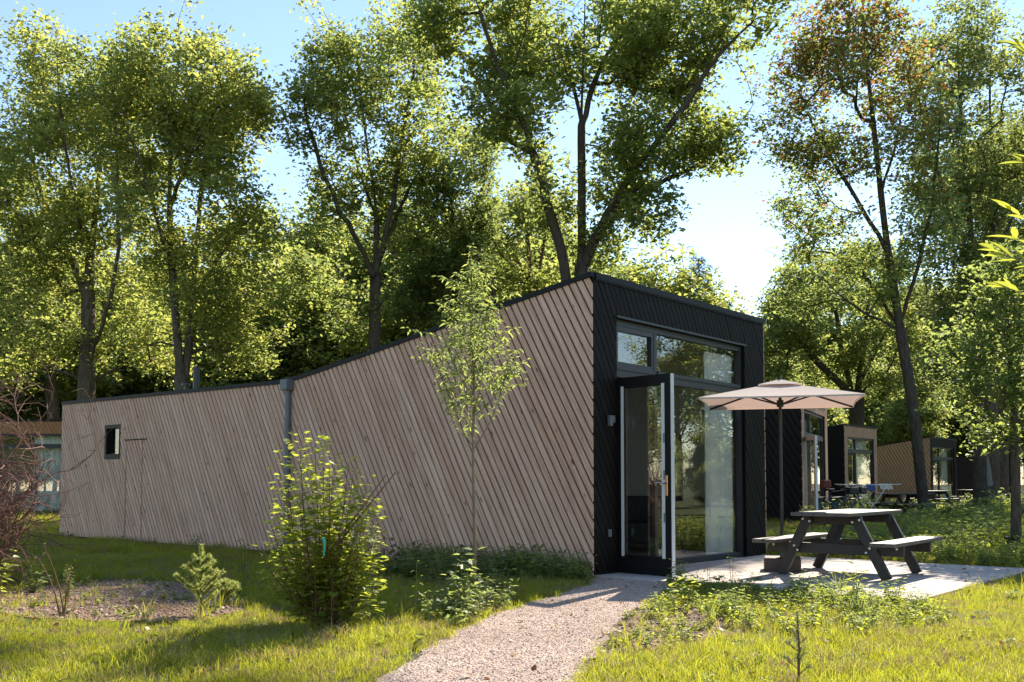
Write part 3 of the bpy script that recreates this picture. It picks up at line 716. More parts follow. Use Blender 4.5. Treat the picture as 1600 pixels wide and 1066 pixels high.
# ------------------------------------------------------------------ clothes rack, bicycle, folded parasol, potted plant
def clothes_rack(c, rz):
    root = empty('clothes_rack', (*c, 0), rz); tag(root, 'white folding clothes rack with small wash on it', 'clothes rack')
    fr = MB(); z = 1.05
    fr.tube([(-.55, -.28, z), (.55, -.28, z)], .012, 6).tube([(-.55, .28, z), (.55, .28, z)], .012, 6).tube([(-.55, -.28, z), (-.55, .28, z)], .012, 6).tube([(.55, -.28, z), (.55, .28, z)], .012, 6)
    fr.obj('frame', M['grey_edge'], root)
    for s in (-1, 1):
        w = MB().tube([(s * .56, -.28, z), (s * .95, -.28, z + .02), (s * .95, .28, z + .02), (s * .56, .28, z)], .010, 6); w.obj('wing', M['grey_edge'], root)
    for i in range(9):
        y = -.24 + i * .06; MB().tube([(-.93, y, z + .004), (.93, y, z + .004)], .004, 4).obj('rail', M['grey_edge'], root)
    for s in (-1, 1):
        MB().tube([(-.5, s * .28, z), (.35, s * .30, 0)], .011, 6).obj('leg', M['grey_edge'], root)
        MB().tube([(.5, s * .28, z), (-.35, s * .30, 0)], .011, 6).obj('leg', M['grey_edge'], root)
    return root
clothes_rack((10.9, 30.0), R(10))
def cloth(c, rz, w, drop, col, label):
    mb = MB(); n = 10; v = []
    for i in range(n + 1):
        x = -w / 2 + w * i / n
        for (y, z) in ((-.10, -drop + .03 * math.sin(i * 1.7)), (-.06, -drop * .4), (-.01, 0.012), (.01, .012), (.06, -drop * .35), (.09, -drop * .8 + .03 * math.cos(i * 1.3))):
            v.append((x, y + .012 * math.sin(i * 1.3 + z * 9), z))
    mb.add(v, [(6 * i + k, 6 * i + 6 + k, 6 * i + 7 + k, 6 * i + 1 + k) for i in range(n) for k in range(5)])
    o = mb.obj('wash', plain('cloth_' + label.split()[0], col, .9), None, loc=c, rot=(0, 0, rz), smooth=True)
    tag(o, label, 'laundry', 'wash on the clothes rack')
cloth((10.95, 29.98, 1.065), R(10), .30, .20, (.05, .085, .22), 'blue cloth hung over the middle of the clothes rack')
cloth((11.45, 30.08, 1.068), R(10), .42, .16, (.55, .50, .42), 'cream cloth hung over the right wing of the clothes rack')
cloth((10.45, 29.92, 1.068), R(10), .36, .10, (.06, .06, .075), 'black cloth hung over the left part of the clothes rack')

def bicycle(c, rz, label='dark bicycle with dark blue pannier and red bag, by the cabin behind the parasol'):
    root = empty('bicycle', (*c, 0), rz); tag(root, label, 'bicycle', 'bicycles parked by the cabin behind the parasol')
    for x in (-.53, .53):
        t = MB(); t.tube([(x + .33 * math.cos(a), 0, .345 + .33 * math.sin(a)) for a in [i * 2 * math.pi / 24 for i in range(25)]], .018, 6, cap=False)
        w = t.obj('wheel', M['black'], root)
        sp = MB()
        for i in range(12):
            a = i * math.pi / 6; sp.tube([(x, 0, .345), (x + .315 * math.cos(a), 0, .345 + .315 * math.sin(a))], .0025, 3)
        sp.obj('spokes', M['chrome'], w)
    f = MB(); bb, seat, head, rear, front = (-.08, 0, .30), (-.22, 0, .86), (.36, 0, .92), (-.53, 0, .345), (.53, 0, .345)
    for a, b in ((bb, seat), (bb, (.39, 0, .78)), (seat, head), (rear, bb), (rear, (-.2, 0, .78)), (head, (.40, 0, .74)), ((.40, 0, .74), front)): f.tube([a, b], .016, 6)
    f.obj('frame', plain('bike_frame_blue', (.02, .03, .05), .35), root)
    MB().tube([(.33, -.28, 1.03), (.36, -.15, 1.06), (.35, 0, 1.04), (.36, .15, 1.06), (.33, .28, 1.03)], .012, 6).tube([(.36, 0, .9), (.35, 0, 1.04)], .014, 6).obj('handlebar', M['chrome'], root)
    MB().cbox(-.34, -.10, -.07, .07, .90, .96, .02).obj('saddle', M['black'], root)
    MB().cbox(-.72, -.32, -.10, .10, .72, .735, .004).obj('carrier', M['black'], root)
    MB().cbox(-.70, -.36, .11, .22, .36, .72, .02).obj('pannier', plain('blue_pannier', (.025, .07, .11), .8), root)
    MB().cbox(.34, .62, -.16, .16, .80, 1.0, .03).obj('basket', M['black'], root)
    MB().tube([(-.10, -.05, .30), (.05, -.09, .20)], .012, 6).obj('pedal', M['black'], root)
bicycle((8.78, 26.5), R(20))
bicycle((9.42, 27.3), R(38), 'second dark bicycle standing right behind the one with the red bag')
tag(MB().cbox(-.13, .13, -.10, .10, 0, .22, .03).obj('bike_bag', plain('red_bag_cloth', (.13, .03, .025), .8), loc=(8.44, 26.38, .97), rot=(0, 0, R(20))), 'small dark red bag on the parked bicycle', 'bag')
def folded_parasol(c):
    root = empty('folded_parasol', (*c, 0)); tag(root, 'folded grey parasol standing before the dark brown cabin', 'parasol')
    MB().tube([(0, 0, 0), (0, 0, 2.55)], .022, 8).obj('pole', M['black'], root)
    mb = MB(); n = 16; v = []
    for zi, (z, r) in enumerate([(.95, .24), (1.3, .22), (1.7, .18), (2.1, .11), (2.45, .04)]):
        for k in range(n): 
            rr = r * (1 if k % 2 else .72); a = 2 * math.pi * k / n; v.append((rr * math.cos(a), rr * math.sin(a), z + (.05 if k % 2 and zi == 0 else 0)))
    mb.add(v, [(n * i + k, n * i + (k + 1) % n, n * (i + 1) + (k + 1) % n, n * (i + 1) + k) for i in range(4) for k in range(n)])
    mb.obj('canopy', plain('grey_canvas', (.17, .175, .18), .9), root); MB().cbox(-.25, .25, -.25, .25, 0, .1, .01).obj('base', M['base_block'], root)
folded_parasol((20.6, 42.5))

# ------------------------------------------------------------------ trees
def skeleton_mesh(name, pos, par, rad, m, parent=None, rmin=0.006, sides=None, loc=None):
    """continuous tubes along a branching skeleton"""
    n = len(pos); kids = [[] for _ in range(n)]
    for i in range(n):
        if par[i] >= 0: kids[par[i]].append(i)
    heavy = [max(k, key=lambda q: rad[q]) if k else -1 for k in kids]
    mb = MB()
    starts = [(i, -1) for i in range(n) if par[i] < 0]
    for i in range(n):
        for k in kids[i]:
            if k != heavy[i]: starts.append((k, i))
    for s, p in starts:
        ch = ([p] if p >= 0 else []) + [s]
        while heavy[ch[-1]] >= 0: ch.append(heavy[ch[-1]])
        if len(ch) < 2: continue
        r = [max(rmin, rad[q]) for q in ch]
        if p >= 0: r[0] = min(r[0], r[1] * 1.25)
        r0 = max(r); ns = sides or (9 if r0 > .14 else 6 if r0 > .05 else 4 if r0 > .02 else 3)
        mb.tube([pos[q] for q in ch], r, ns, cap=False)
    return mb.obj(name, m, parent, loc=loc, smooth=True)

def leaves_mesh(name, C, n, sig, size, mats, pmat=None, rng=None, flat=0.65, up=0.9, asp=0.62, droop=0.0):
    """C (k,3) clump centres, n leaves each"""
    k = len(C); N = k * n
    cs = rng.uniform(.65, 1.25, (k, 1))
    P = np.repeat(C, n, 0) + rng.normal(size=(N, 3)) * np.repeat(cs, n, 0) * np.array([sig, sig, sig * flat])
    nrm = rng.normal(size=(N, 3)); nrm[:, 2] = np.abs(nrm[:, 2]) + up; nrm /= np.linalg.norm(nrm, axis=1)[:, None]
    a = rng.normal(size=(N, 3)); a[:, 2] -= droop
    a -= nrm * (a * nrm).sum(1)[:, None]; a /= np.linalg.norm(a, axis=1)[:, None]
    b = np.cross(nrm, a); s = (size * rng.uniform(.6, 1.35, N))[:, None]
    V = np.empty((N, 4, 3))
    V[:, 0] = P - a * s * .5; V[:, 2] = P + a * s * .5 - nrm * s * .12
    V[:, 1] = P - b * s * asp * .5 + nrm * s * .12 - a * s * .05; V[:, 3] = P + b * s * asp * .5 + nrm * s * .12 - a * s * .05
    ct = rng.uniform(0, 1, (k, 1)); tint = np.clip(np.repeat(ct, n, 0)[:, 0] * .6 + rng.uniform(-.1, .5, N), 0, 1)
    mi = None
    if pmat is not None:
        pr = np.repeat(pmat, n); mi = (rng.uniform(size=N) < pr).astype(int)
    return quads_mesh(name, V.reshape(-1, 3), N, 4, mats, tint, mi)

def resample(poly, step):
    out = [np.array(poly[0], float)]
    for i in range(len(poly) - 1):
        a, b = np.array(poly[i], float), np.array(poly[i + 1], float); k = max(1, int(np.linalg.norm(b - a) / step))
        for j in range(1, k + 1): out.append(a + (b - a) * j / k)
    return out

def smooth_line(poly, it=2):
    p = [np.array(q, float) for q in poly]
    for _ in range(it):
        q = [p[0]]
        for i in range(len(p) - 1): q += [p[i] * .75 + p[i + 1] * .25, p[i] * .25 + p[i + 1] * .75]
        q.append(p[-1]); p = q
    return p

def grow(limbs, C, rng, step=0.55, tip=0.011, expo=0.47, r_base=None, wander=0.10):
    """limbs: list of polylines (the first starts at the ground, later ones start near an earlier one); C: clump centres"""
    pos, par = [], []
    for li, L_ in enumerate(limbs):
        pts = resample(smooth_line(L_), step)
        if li == 0: prev = -1
        else:
            A = np.array(pos); prev = int(np.argmin(((A - pts[0]) ** 2).sum(1))); pts = pts[1:]
        for p in pts:
            pos.append(p + rng.normal(size=3) * .02 * (li > 0)); par.append(prev); prev = len(pos) - 1
    A = np.array(pos); d0 = np.array([np.sqrt(((A - c) ** 2).sum(1)).min() for c in C])
    cap = len(pos) + len(C) * 24; buf = np.empty((cap, 3)); buf[:len(pos)] = A; cnt = len(pos)
    low = np.array([p[2] for p in pos]).min()
    for ci in np.argsort(d0):
        c = C[ci]; d = buf[:cnt] - c; D = np.sqrt((d ** 2).sum(1))
        pen = D + 0.9 * np.maximum(0, d[:, 2] + .25 * D)      # prefer growing from below and inside
        j = int(np.argmin(pen)); a = buf[j].copy(); L_ = D[j]
        k = max(1, int(L_ / step)); prev = j
        mid = (a + c) / 2 + rng.normal(size=3) * wander * L_ + np.array([0, 0, .10 * L_])
        for q in range(1, k + 1):
            t = q / k; p = a * (1 - t) ** 2 + 2 * mid * t * (1 - t) + c * t * t
            if cnt < cap:
                buf[cnt] = p; par.append(prev); prev = cnt; cnt += 1
    pos = buf[:cnt]; par = np.array(par)
    w = np.zeros(cnt); ch = np.zeros(cnt)
    for i in range(cnt): 
        if par[i] >= 0: ch[par[i]] += 1
    w[ch == 0] = 1
    for i in range(cnt - 1, -1, -1):
        if par[i] >= 0: w[par[i]] += w[i]
    rad = tip * w ** expo
    if r_base: rad *= 1 + (r_base / rad[0] - 1) * np.clip(rad / rad[0], 0, 1) ** .7
    # root flare
    h = pos[:, 2] - low; rad *= 1 + .35 * np.exp(-np.maximum(h, 0) / .35)
    return pos, par, rad

def noise3(P, f, seed):
    q = np.random.default_rng(seed); v = np.zeros(len(P))
    for k in range(9):
        w = q.normal(size=3); w *= f * q.uniform(.6, 1.6) / np.linalg.norm(w); v += np.sin(P @ w + q.uniform(0, 6.28))
    return v / 3.0

def blob(c, r, n, rng, gaps=True):
    n2 = int(n * (1.9 if gaps else 1))
    v = rng.normal(size=(n2, 3)); v /= np.linalg.norm(v, axis=1)[:, None]
    q = v * (rng.uniform(0.10, 1, (n2, 1)) ** (1 / 2.4)); q *= np.where(rng.uniform(size=(n2, 1)) < .24, rng.uniform(1.0, 1.45, (n2, 1)), 1)
    P = np.array(c) + q * np.array(r)
    if gaps:
        k = np.argsort(-(noise3(P, 1.9, 5) + rng.normal(size=n2) * .45))[:n]; P = P[k]
    return P

def photo_tree(name, Y, limbs_px, blobs_px, label, cat='tree', group=None, seed=1, mats=('leaf_g',), barkm='bark', n=70, sig=.42, size=.16, r_base=.3, red=None, tip=.0075, flat=.65, up=.9, asp=.62):
    """limbs_px: [[(px,py,dY),...],...]; blobs_px: [(px,py,rx,ry,dY,rdepth,count)]"""
    rng = np.random.default_rng(seed)
    limbs = [[pt(x, y, Y + d) for x, y, d in L_] for L_ in limbs_px]
    limbs[0][0][2] = -0.05
    C = []
    for px, py, rx, ry, dY, rd, cnt in blobs_px:
        s = (Y + dY) / F; C.append(blob(pt(px, py, Y + dY), (rx * s, rd, ry * s), int(cnt * 1.45), rng))
    C = np.vstack(C); C = C[C[:, 2] > .5]
    base = limbs[0][0].copy(); base[2] = 0
    pos, par, rad = grow(limbs, C, rng, r_base=r_base, tip=tip)
    root = empty(name, tuple(base)); tag(root, label, cat, group)
    skeleton_mesh('trunk', pos - base, par, rad, M[barkm], root)
    pm = None
    if red is not None: pm = np.clip((C[:, 2] - red[0]) / (red[1] - red[0]), 0, 1) * red[2] * rng.uniform(.3, 1.5, len(C))
    me = leaves_mesh('crown', C - base, int(n * .74), sig * .60, size * 1.0, [M[k] for k in mats], pm, rng, flat, up, asp)
    link('crown', me, root)
    return root

G1 = 'tall trees standing behind the cabins'
# far left tree with several stems
photo_tree('tree', 33.0,
    [[(137, 800, 0), (134, 640, 0), (138, 520, 0), (138, 430, .3), (150, 330, .5), (160, 220, .6), (170, 110, .8)],
     [(135, 570, 0), (172, 480, -1), (188, 370, -1.6), (180, 240, -2), (215, 130, -2.4)],
     [(135, 600, 0), (215, 560, 1.0), (260, 470, 1.5), (290, 400, 1.5)],
     [(138, 470, .2), (100, 380, 1), (60, 300, 1.5), (40, 180, 2)],
     [(139, 420, .3), (115, 300, -1), (95, 190, -1.6), (90, 100, -2)]],
    [(110, 140, 105, 95, 0, 3.0, 170), (205, 170, 60, 90, 0, 2.6, 60), (60, 270, 95, 100, .5, 3.2, 150), (170, 260, 80, 120, 0, 3, 130), (30, 420, 70, 90, 1, 2.6, 70), (215, 430, 60, 90, .5, 2.4, 50), (90, 500, 80, 60, 0, 2.4, 50), (190, 540, 60, 50, 1.5, 2.2, 40), (30, 560, 60, 40, 1, 2.2, 30), (130, 400, 60, 70, 0, 2.4, 45), (60, 400, 40, 60, .5, 2, 25)],
    'tall many stemmed yellow green tree rising over the rear end of the nearest cabin', group=G1, seed=3, mats=('leaf_y',), r_base=.29, n=50)
# left twin stemmed tree
photo_tree('tree', 30.5,
    [[(285, 800, 0), (284, 640, 0), (280, 560, 0), (270, 440, 0), (264, 320, .3), (268, 210, .4), (280, 100, .6)],
     [(288, 600, .1), (303, 470, .4), (308, 360, .8), (322, 250, 1.2), (340, 130, 1.5)],
     [(270, 430, 0), (232, 300, -1), (215, 240, -1.2), (190, 190, -1.5)],
     [(304, 460, .5), (345, 400, 0), (385, 330, -.5), (405, 280, -.8)],
     [(264, 330, .3), (300, 230, -1), (345, 160, -1.5)]],
    [(285, 140, 105, 90, 0, 3, 170), (350, 190, 80, 110, 0, 2.8, 150), (225, 200, 70, 90, -.5, 2.6, 100), (370, 330, 60, 80, 0, 2.4, 80), (320, 420, 80, 70, .5, 2.4, 55), (400, 490, 60, 70, 1, 2.2, 45), (230, 340, 50, 70, -1, 2, 40), (360, 540, 60, 45, 1.5, 2.2, 40), (250, 540, 50, 45, 2, 2, 30), (270, 420, 50, 60, .6, 2, 34), (340, 470, 50, 50, 0, 2, 34)],
    'twin stemmed yellow green tree behind the flue pipe of the nearest cabin', group=G1, seed=5, mats=('leaf_y',), r_base=.20, n=48)
# vase shaped tree left of the middle
photo_tree('tree', 33.0,
    [[(586, 760, 0), (585, 560, 0), (586, 440, 0), (590, 330, .5), (570, 210, .8), (560, 100, 1)],
     [(585, 435, 0), (556, 370, -.5), (520, 310, -1), (490, 230, -1.5), (472, 150, -1.6)],
     [(586, 430, 0), (612, 330, 0), (625, 240, .2), (640, 150, .3), (650, 70, .3)],
     [(600, 380, 0), (650, 270, 1.5), (690, 220, 2)],
     [(588, 340, .5), (546, 220, 1.5), (530, 120, 2)]],
    [(545, 110, 75, 80, 0, 2.6, 95), (500, 200, 55, 90, -.8, 2.2, 70), (620, 110, 80, 85, 0, 2.8, 110), (670, 220, 70, 90, 1, 2.6, 80), (590, 230, 70, 70, .5, 2.4, 65), (640, 370, 60, 55, .5, 2, 40), (520, 330, 40, 60, 0, 1.8, 24), (570, 330, 50, 60, .8, 2, 34), (500, 420, 50, 60, 1, 2, 34), (560, 480, 50, 40, 1.2, 2, 26)],
    'open vase shaped tree over the low middle of the nearest cabin roof', group=G1, seed=8, mats=('leaf_g', 'leaf_y'), red=(4, 16, .8), barkm='bark_dark', r_base=.20, n=42)
# big tree behind the high corner of the cabin
photo_tree('tree', 29.0,
    [[(905, 760, 0), (908, 560, 0), (909, 430, 0), (909, 300, 0), (908, 180, 0), (912, 90, 0), (915, -40, 0)],
     [(896, 600, 0), (886, 420, -.3), (858, 330, -.6), (835, 240, -.8), (800, 150, -1), (768, 80, -1.2), (738, -20, -1.4)],
     [(909, 420, 0), (955, 320, -.5), (1010, 240, -1), (1065, 175, -1.5), (1115, 90, -1.8), (1180, 30, -2.0)],
     [(930, 372, -.2), (1000, 300, .5), (1075, 268, .8), (1130, 230, 1), (1180, 160, 1.2)],
     [(909, 200, 0), (940, 90, .5), (1000, 30, .8), (1060, 0, 1)],
     [(908, 190, 0), (888, 100, 1), (880, 0, 1.5)],
     [(790, 130, -1), (820, 60, -2), (830, -20, -2.4)],
     [(835, 240, -.8), (790, 220, 1), (750, 130, 1.5), (700, 60, 2)]],
    [(760, 60, 100, 80, 0, 3.2, 120), (690, 20, 60, 50, 0, 2.4, 45), (850, 60, 80, 90, 0, 3, 105), (950, 60, 90, 90, 0, 3.2, 130), (1060, 60, 90, 75, -.5, 3, 120), (1160, 30, 70, 55, -1, 2.4, 60),
     (1130, 225, 65, 42, .6, 1.9, 50), (1030, 200, 80, 75, -.5, 2.6, 95), (960, 260, 60, 80, 0, 2.4, 75), (840, 190, 60, 70, -.5, 2.3, 50), (1000, 340, 55, 55, 0, 2, 45), (860, 300, 40, 60, -.5, 1.7, 28), (930, 390, 60, 45, .6, 1.8, 36), (1040, 120, 80, 60, 0, 2.4, 60), (780, 160, 60, 70, 0, 2.4, 50)],
    'largest forked tree rising right behind the high front corner of the nearest cabin', group=G1, seed=13, mats=('leaf_g', 'leaf_y'), red=(3, 20, .7), barkm='bark_dark', r_base=.30, n=38, size=.17)
# russet topped leaning tree on the right
photo_tree('tree', 31.0,
    [[(1446, 808, 0), (1436, 720, 0), (1428, 640, 0), (1414, 560, 0), (1400, 470, 0), (1384, 370, 0), (1372, 260, 0), (1360, 150, .2), (1350, 60, .3), (1344, -110, .3), (1340, -230, .3)],
     [(1388, 395, 0), (1345, 320, -.5), (1300, 250, -1), (1262, 180, -1.3)],
     [(1408, 520, 0), (1350, 420, .8), (1290, 390, 1.2), (1240, 400, 1.4), (1205, 385, 1.5)],
     [(1405, 510, 0), (1440, 400, -.5), (1460, 300, -1), (1470, 180, -1.5)],
     [(1400, 512, 0), (1330, 480, -.6), (1270, 420, -1), (1195, 390, -1.2)],
     [(1378, 300, 0), (1405, 200, .5), (1430, 100, .8)]],
    [(1320, 60, 80, 55, 0, 2.6, 95), (1270, 130, 70, 65, -.5, 2.4, 90), (1370, 130, 65, 80, 0, 2.4, 85), (1250, 220, 55, 50, -.8, 2, 48), (1310, 250, 55, 50, -.5, 2, 42), (1430, 180, 50, 90, -.8, 2.2, 60), (1300, 380, 60, 50, .6, 2.2, 55), (1250, 330, 40, 35, .8, 1.6, 26), (1450, 330, 50, 80, -.6, 2.2, 60), (1350, 440, 60, 40, 0, 2, 40), (1260, 460, 50, 40, 0, 2, 34), (1320, -120, 50, 30, 0, 1.4, 9), (1312, -258, 36, 16, 0, .8, 13), (1452, -310, 30, 14, 0, .7, 8)],  # last clumps, above the view, added to cast dapples on the left lawn
    'slim leaning tree with russet tinged top on the right, trunk beside the picnic benches', group=G1, seed=21, mats=('leaf_g', 'leaf_r'), red=(8, 17, .5), barkm='bark_dark', r_base=.17, n=40, size=.145)
# dense dark trees at the right edge
photo_tree('tree', 37.0,
    [[(1532, 790, 0), (1530, 640, 0), (1524, 470, 0), (1520, 400, 0), (1510, 280, 0), (1500, 160, .3), (1495, 40, .4)],
     [(1526, 500, 0), (1552, 390, .5), (1560, 290, .8), (1545, 180, 1), (1550, 60, 1)],
     [(1522, 440, 0), (1480, 330, -.5), (1455, 220, -1), (1440, 120, -1)],
     [(1552, 400, .5), (1600, 300, 0), (1640, 180, 0)]],
    [(1500, 90, 75, 100, 0, 3.2, 150), (1570, 160, 80, 140, 0, 3.4, 180), (1470, 260, 60, 90, -.5, 2.8, 110), (1540, 350, 80, 100, 0, 3, 160), (1610, 330, 70, 120, .5, 3, 100), (1480, 430, 60, 70, 0, 2.6, 80), (1560, 500, 70, 80, .5, 2.8, 100), (1480, 560, 50, 55, 1, 2.4, 40)],
    'dense dark green tree at the far right over the last cabins', group=G1, seed=34, mats=('leaf_d', 'leaf_y'), red=(2, 20, .35), barkm='bark_dark', r_base=.25, n=40, size=.16)
# lower tree behind the parasol
photo_tree('tree', 47.0,
    [[(1337, 786, 0), (1338, 690, 0), (1340, 610, 0), (1350, 520, 0), (1362, 440, 0)],
     [(1339, 640, 0), (1316, 560, 0), (1306, 480, .5), (1290, 430, 1)],
     [(1338, 620, 0), (1290, 580, -1), (1255, 540, -1.5), (1230, 500, -2)],
     [(1341, 600, 0), (1375, 540, 1), (1400, 480, 1.5)]],
    [(1230, 500, 55, 55, -1, 3, 80), (1290, 440, 70, 55, 0, 3, 100), (1360, 440, 60, 60, .5, 3, 90), (1200, 570, 35, 60, -1, 2.4, 50), (1300, 540, 70, 55, 0, 3, 80), (1400, 540, 40, 60, 1, 2.6, 60), (1370, 610, 40, 30, 0, 2, 30)],
    'broad low tree seen just above the parasol', group=G1, seed=41, mats=('leaf_g', 'leaf_y'), red=(0, 8, .6), barkm='bark_dark', r_base=.36, n=66, size=.18)
# reddish stems left of the high corner
photo_tree('tree', 42.0,
    [[(838, 760, 0), (836, 560, 0), (830, 440, 0), (826, 380, 0), (815, 310, 0)],
     [(834, 470, 0), (850, 380, 0), (862, 310, .5)],
     [(800, 560, -2), (775, 460, -2), (740, 400, -2.4), (720, 330, -2.6)],
     [(832, 450, 0), (800, 390, .6), (775, 340, 1)]],
    [(800, 340, 60, 50, 0, 2.4, 60), (860, 330, 50, 50, 0, 2.2, 45), (740, 350, 45, 50, -2, 2.2, 40), (790, 420, 50, 40, 0, 2, 30)],
    'thin red brown stemmed tree between the forked tree and the young roadside tree', group=G1, seed=47, mats=('leaf_y',), barkm='bark_red', r_base=.22, n=46)
# leaning stems at the left edge
photo_tree('tree', 38.0,
    [[(92, 790, 0), (85, 640, 0), (66, 520, 0), (45, 410, 0), (28, 330, .3), (15, 250, .5)],
     [(80, 600, 0), (100, 500, .6), (108, 420, 1)], [(60, 500, 0), (20, 430, -1), (-20, 380, -1)]],
    [(10, 330, 60, 90, 0, 2.8, 90), (50, 440, 60, 70, 0, 2.6, 70), (-30, 480, 60, 110, 0, 2.8, 90), (90, 520, 50, 60, .5, 2.4, 50), (20, 580, 60, 60, 0, 2.4, 60)],
    'leaning dark tree at the left edge behind the bare twigs', group=G1, seed=52, mats=('leaf_d', 'leaf_y'), red=(3, 14, .3), barkm='bark', r_base=.24, n=66)
# dark conifer-like crown in front of the vase shaped tree
photo_tree('tree', 36.0,
    [[(715, 760, 0), (712, 560, 0), (716, 430, 0), (706, 330, 0), (700, 240, 0)], [(714, 450, 0), (690, 380, .5), (665, 340, .6)], [(716, 420, 0), (745, 330, .5), (760, 270, .6)]],
    [(700, 440, 60, 50, 0, 2.4, 90), (735, 340, 40, 70, 0, 2, 60), (690, 300, 40, 60, 0, 2, 50), (640, 480, 50, 40, 0, 2.2, 50), (750, 240, 40, 50, 0, 2, 35)],
    'dark green tree behind the crown of the young tree', group=G1, seed=58, mats=('leaf_d', 'leaf_g'), red=(3, 14, .6), barkm='bark_dark', r_base=.24, n=66)

# forest behind: four crowns, many copies
def forest_tree(name, h, rx, blobs, seed, mats, cnt, barkm='bark_dark', n=62, sig=.40, size=.21, red=None):
    rng = np.random.default_rng(seed); th = h * .42
    limbs = [[(0, 0, 0), (.1, 0, th * .5), (-.1, .1, th), (.1, 0, h * .7), (0, 0, h * .9)]]
    for i in range(5):
        a = i * 1.3 + seed; limbs.append([(0, 0, th * (.7 + .12 * i)), (math.cos(a) * rx * .4, math.sin(a) * rx * .4, th * (.95 + .14 * i)), (math.cos(a) * rx * .75, math.sin(a) * rx * .75, th * (1.2 + .16 * i))])
    C = []
    for (x, y, z, r1, r2, k) in blobs: C.append(blob((x * rx, y * rx, z * h), (r1 * rx, r1 * rx, r2 * h), int(k * cnt * 1.3), rng))
    C = np.vstack(C)
    pos, par, rad = grow(limbs, C, rng, step=.8, r_base=h * .016, tip=.014)
    root = empty(name, (0, 0, 0)); sk = skeleton_mesh('trunk', pos, par, rad, M[barkm], root)
    pm = None if len(mats) == 1 else np.full(len(C), red or .4) * rng.uniform(.3, 1.6, len(C))
    link('crown', leaves_mesh('crown', C, n, sig, size, [M[k] for k in mats], pm, rng), root)
    return root
T1b = [(0, 0, .75, .75, .24, .35), (.45, .2, .6, .55, .2, .2), (-.45, -.1, .62, .55, .22, .2), (0, -.45, .5, .5, .18, .13), (.1, .4, .45, .5, .16, .12)]
T2b = [(0, 0, .8, .5, .2, .25), (.25, .1, .6, .6, .22, .25), (-.3, .1, .52, .6, .2, .22), (0, -.2, .36, .75, .14, .28)]
protos = [forest_tree('forest_tree', 15, 4.2, T1b, 101, ('leaf_y', 'leaf_g'), 330, red=.4), forest_tree('forest_tree', 13, 3.6, T2b, 102, ('leaf_g', 'leaf_y'), 300, 'bark', red=.5),
          forest_tree('forest_tree', 16, 3.8, T2b, 103, ('leaf_d', 'leaf_g'), 340, red=.4), forest_tree('forest_tree', 9, 3.4, T2b, 104, ('leaf_y', 'leaf_g'), 260, 'bark', red=.2)]
FL = ['yellow green tree', 'mid green tree', 'dark green tree', 'bushy bright green tree']
MARKS = [(60, 'behind the bare twigs at the left edge'), (180, 'behind the many stemmed yellow green tree'), (300, 'behind the flue pipe'), (440, 'over the low stretch of the roof'), (600, 'behind the vase shaped tree'), (720, 'behind the crown of the young tree'), (860, 'behind the rising roof edge'), (980, 'behind the largest forked tree'), (1120, 'by the pine tip right of the high roof corner'), (1240, 'over the left half of the parasol'), (1360, 'behind the slim pale fronted cabin'), (1480, 'behind the leaning russet topped tree'), (9999, 'behind the dense dark tree at the right edge')]
def wood_label(i, px, Y):
    return ('nearer ' if Y < 50 else 'distant ' if Y > 85 else 'standing ') .replace('standing ', 'mid distance ') + FL[i] + ' ' + [t for m, t in MARKS if px < m][0]
used = set()
def copy_tree(o):
    c = o.copy(); COL.objects.link(c)
    for ch in o.children:
        k = ch.copy(); COL.objects.link(k); k.parent = c
    return c
def place(i, x, y, s, rz, label=None, group=None):
    o = protos[i] if i not in used else copy_tree(protos[i]); used.add(i)
    o.location = (x, y, -.03); o.scale = (s, s, s * random.uniform(.92, 1.08)); o.rotation_euler = (0, 0, rz)
    tag(o, label or wood_label(i, 800 + F * x / y, y), 'tree', group or 'trees of the wood behind the cabins')
    return o
def along(spec):
    for px, top, Y, i in spec:
        h = EYE + (754 - top) / F * Y
        place(i, (px - 800) / F * Y, Y, h / [15, 13, 16, 9][i], random.uniform(0, 6.28))
# nearest row: bushy trees, then a middle row, then a far tall row with gaps that let the sun in between
along([(p + random.uniform(-14, 14), t + random.uniform(-25, 25), Y + random.uniform(-1.5, 1.5), i) for p, t, Y, i in
       [(-50, 520, 42, 3), (30, 500, 43, 3), (100, 540, 43, 3), (185, 500, 42, 3), (245, 470, 44, 3), (345, 480, 43, 3), (405, 440, 43, 1), (455, 430, 44, 3), (520, 470, 43, 3), (640, 440, 43, 3), (680, 480, 42, 3), (760, 450, 44, 3), (800, 420, 45, 3), (865, 450, 44, 3), (965, 430, 44, 3), (1010, 440, 43, 3), (1070, 450, 45, 3), (1115, 478, 47, 3)]])
along([(p + random.uniform(-14, 14), t + random.uniform(-20, 25), Y + random.uniform(-3, 3), i) for p, t, Y, i in
       [(-30, 330, 60, 1), (70, 360, 59, 0), (200, 340, 62, 1), (330, 330, 60, 0), (430, 300, 58, 0), (490, 330, 60, 1), (560, 320, 62, 0), (640, 300, 60, 1), (735, 290, 62, 0), (810, 310, 60, 0), (870, 330, 62, 1), (960, 370, 60, 0), (1030, 410, 62, 1), (1085, 440, 60, 0), (1150, 470, 66, 3), (1190, 480, 70, 1)]])
along([(p + random.uniform(-14, 14), t + random.uniform(-20, 25), Y + random.uniform(-3, 3), i) for p, t, Y, i in
       [(0, 400, 92, 1), (120, 410, 90, 0), (230, 400, 94, 1), (300, 420, 90, 0), (390, 400, 92, 1), (470, 400, 95, 0), (590, 400, 92, 1), (680, 400, 90, 0), (770, 410, 94, 1), (900, 420, 92, 0), (1000, 450, 92, 1), (1235, 440, 124, 0), (1290, 450, 126, 1), (1350, 440, 124, 0), (1410, 430, 126, 1), (1470, 420, 124, 0), (1535, 400, 126, 1), (1600, 380, 122, 0), (1660, 360, 120, 1)]])
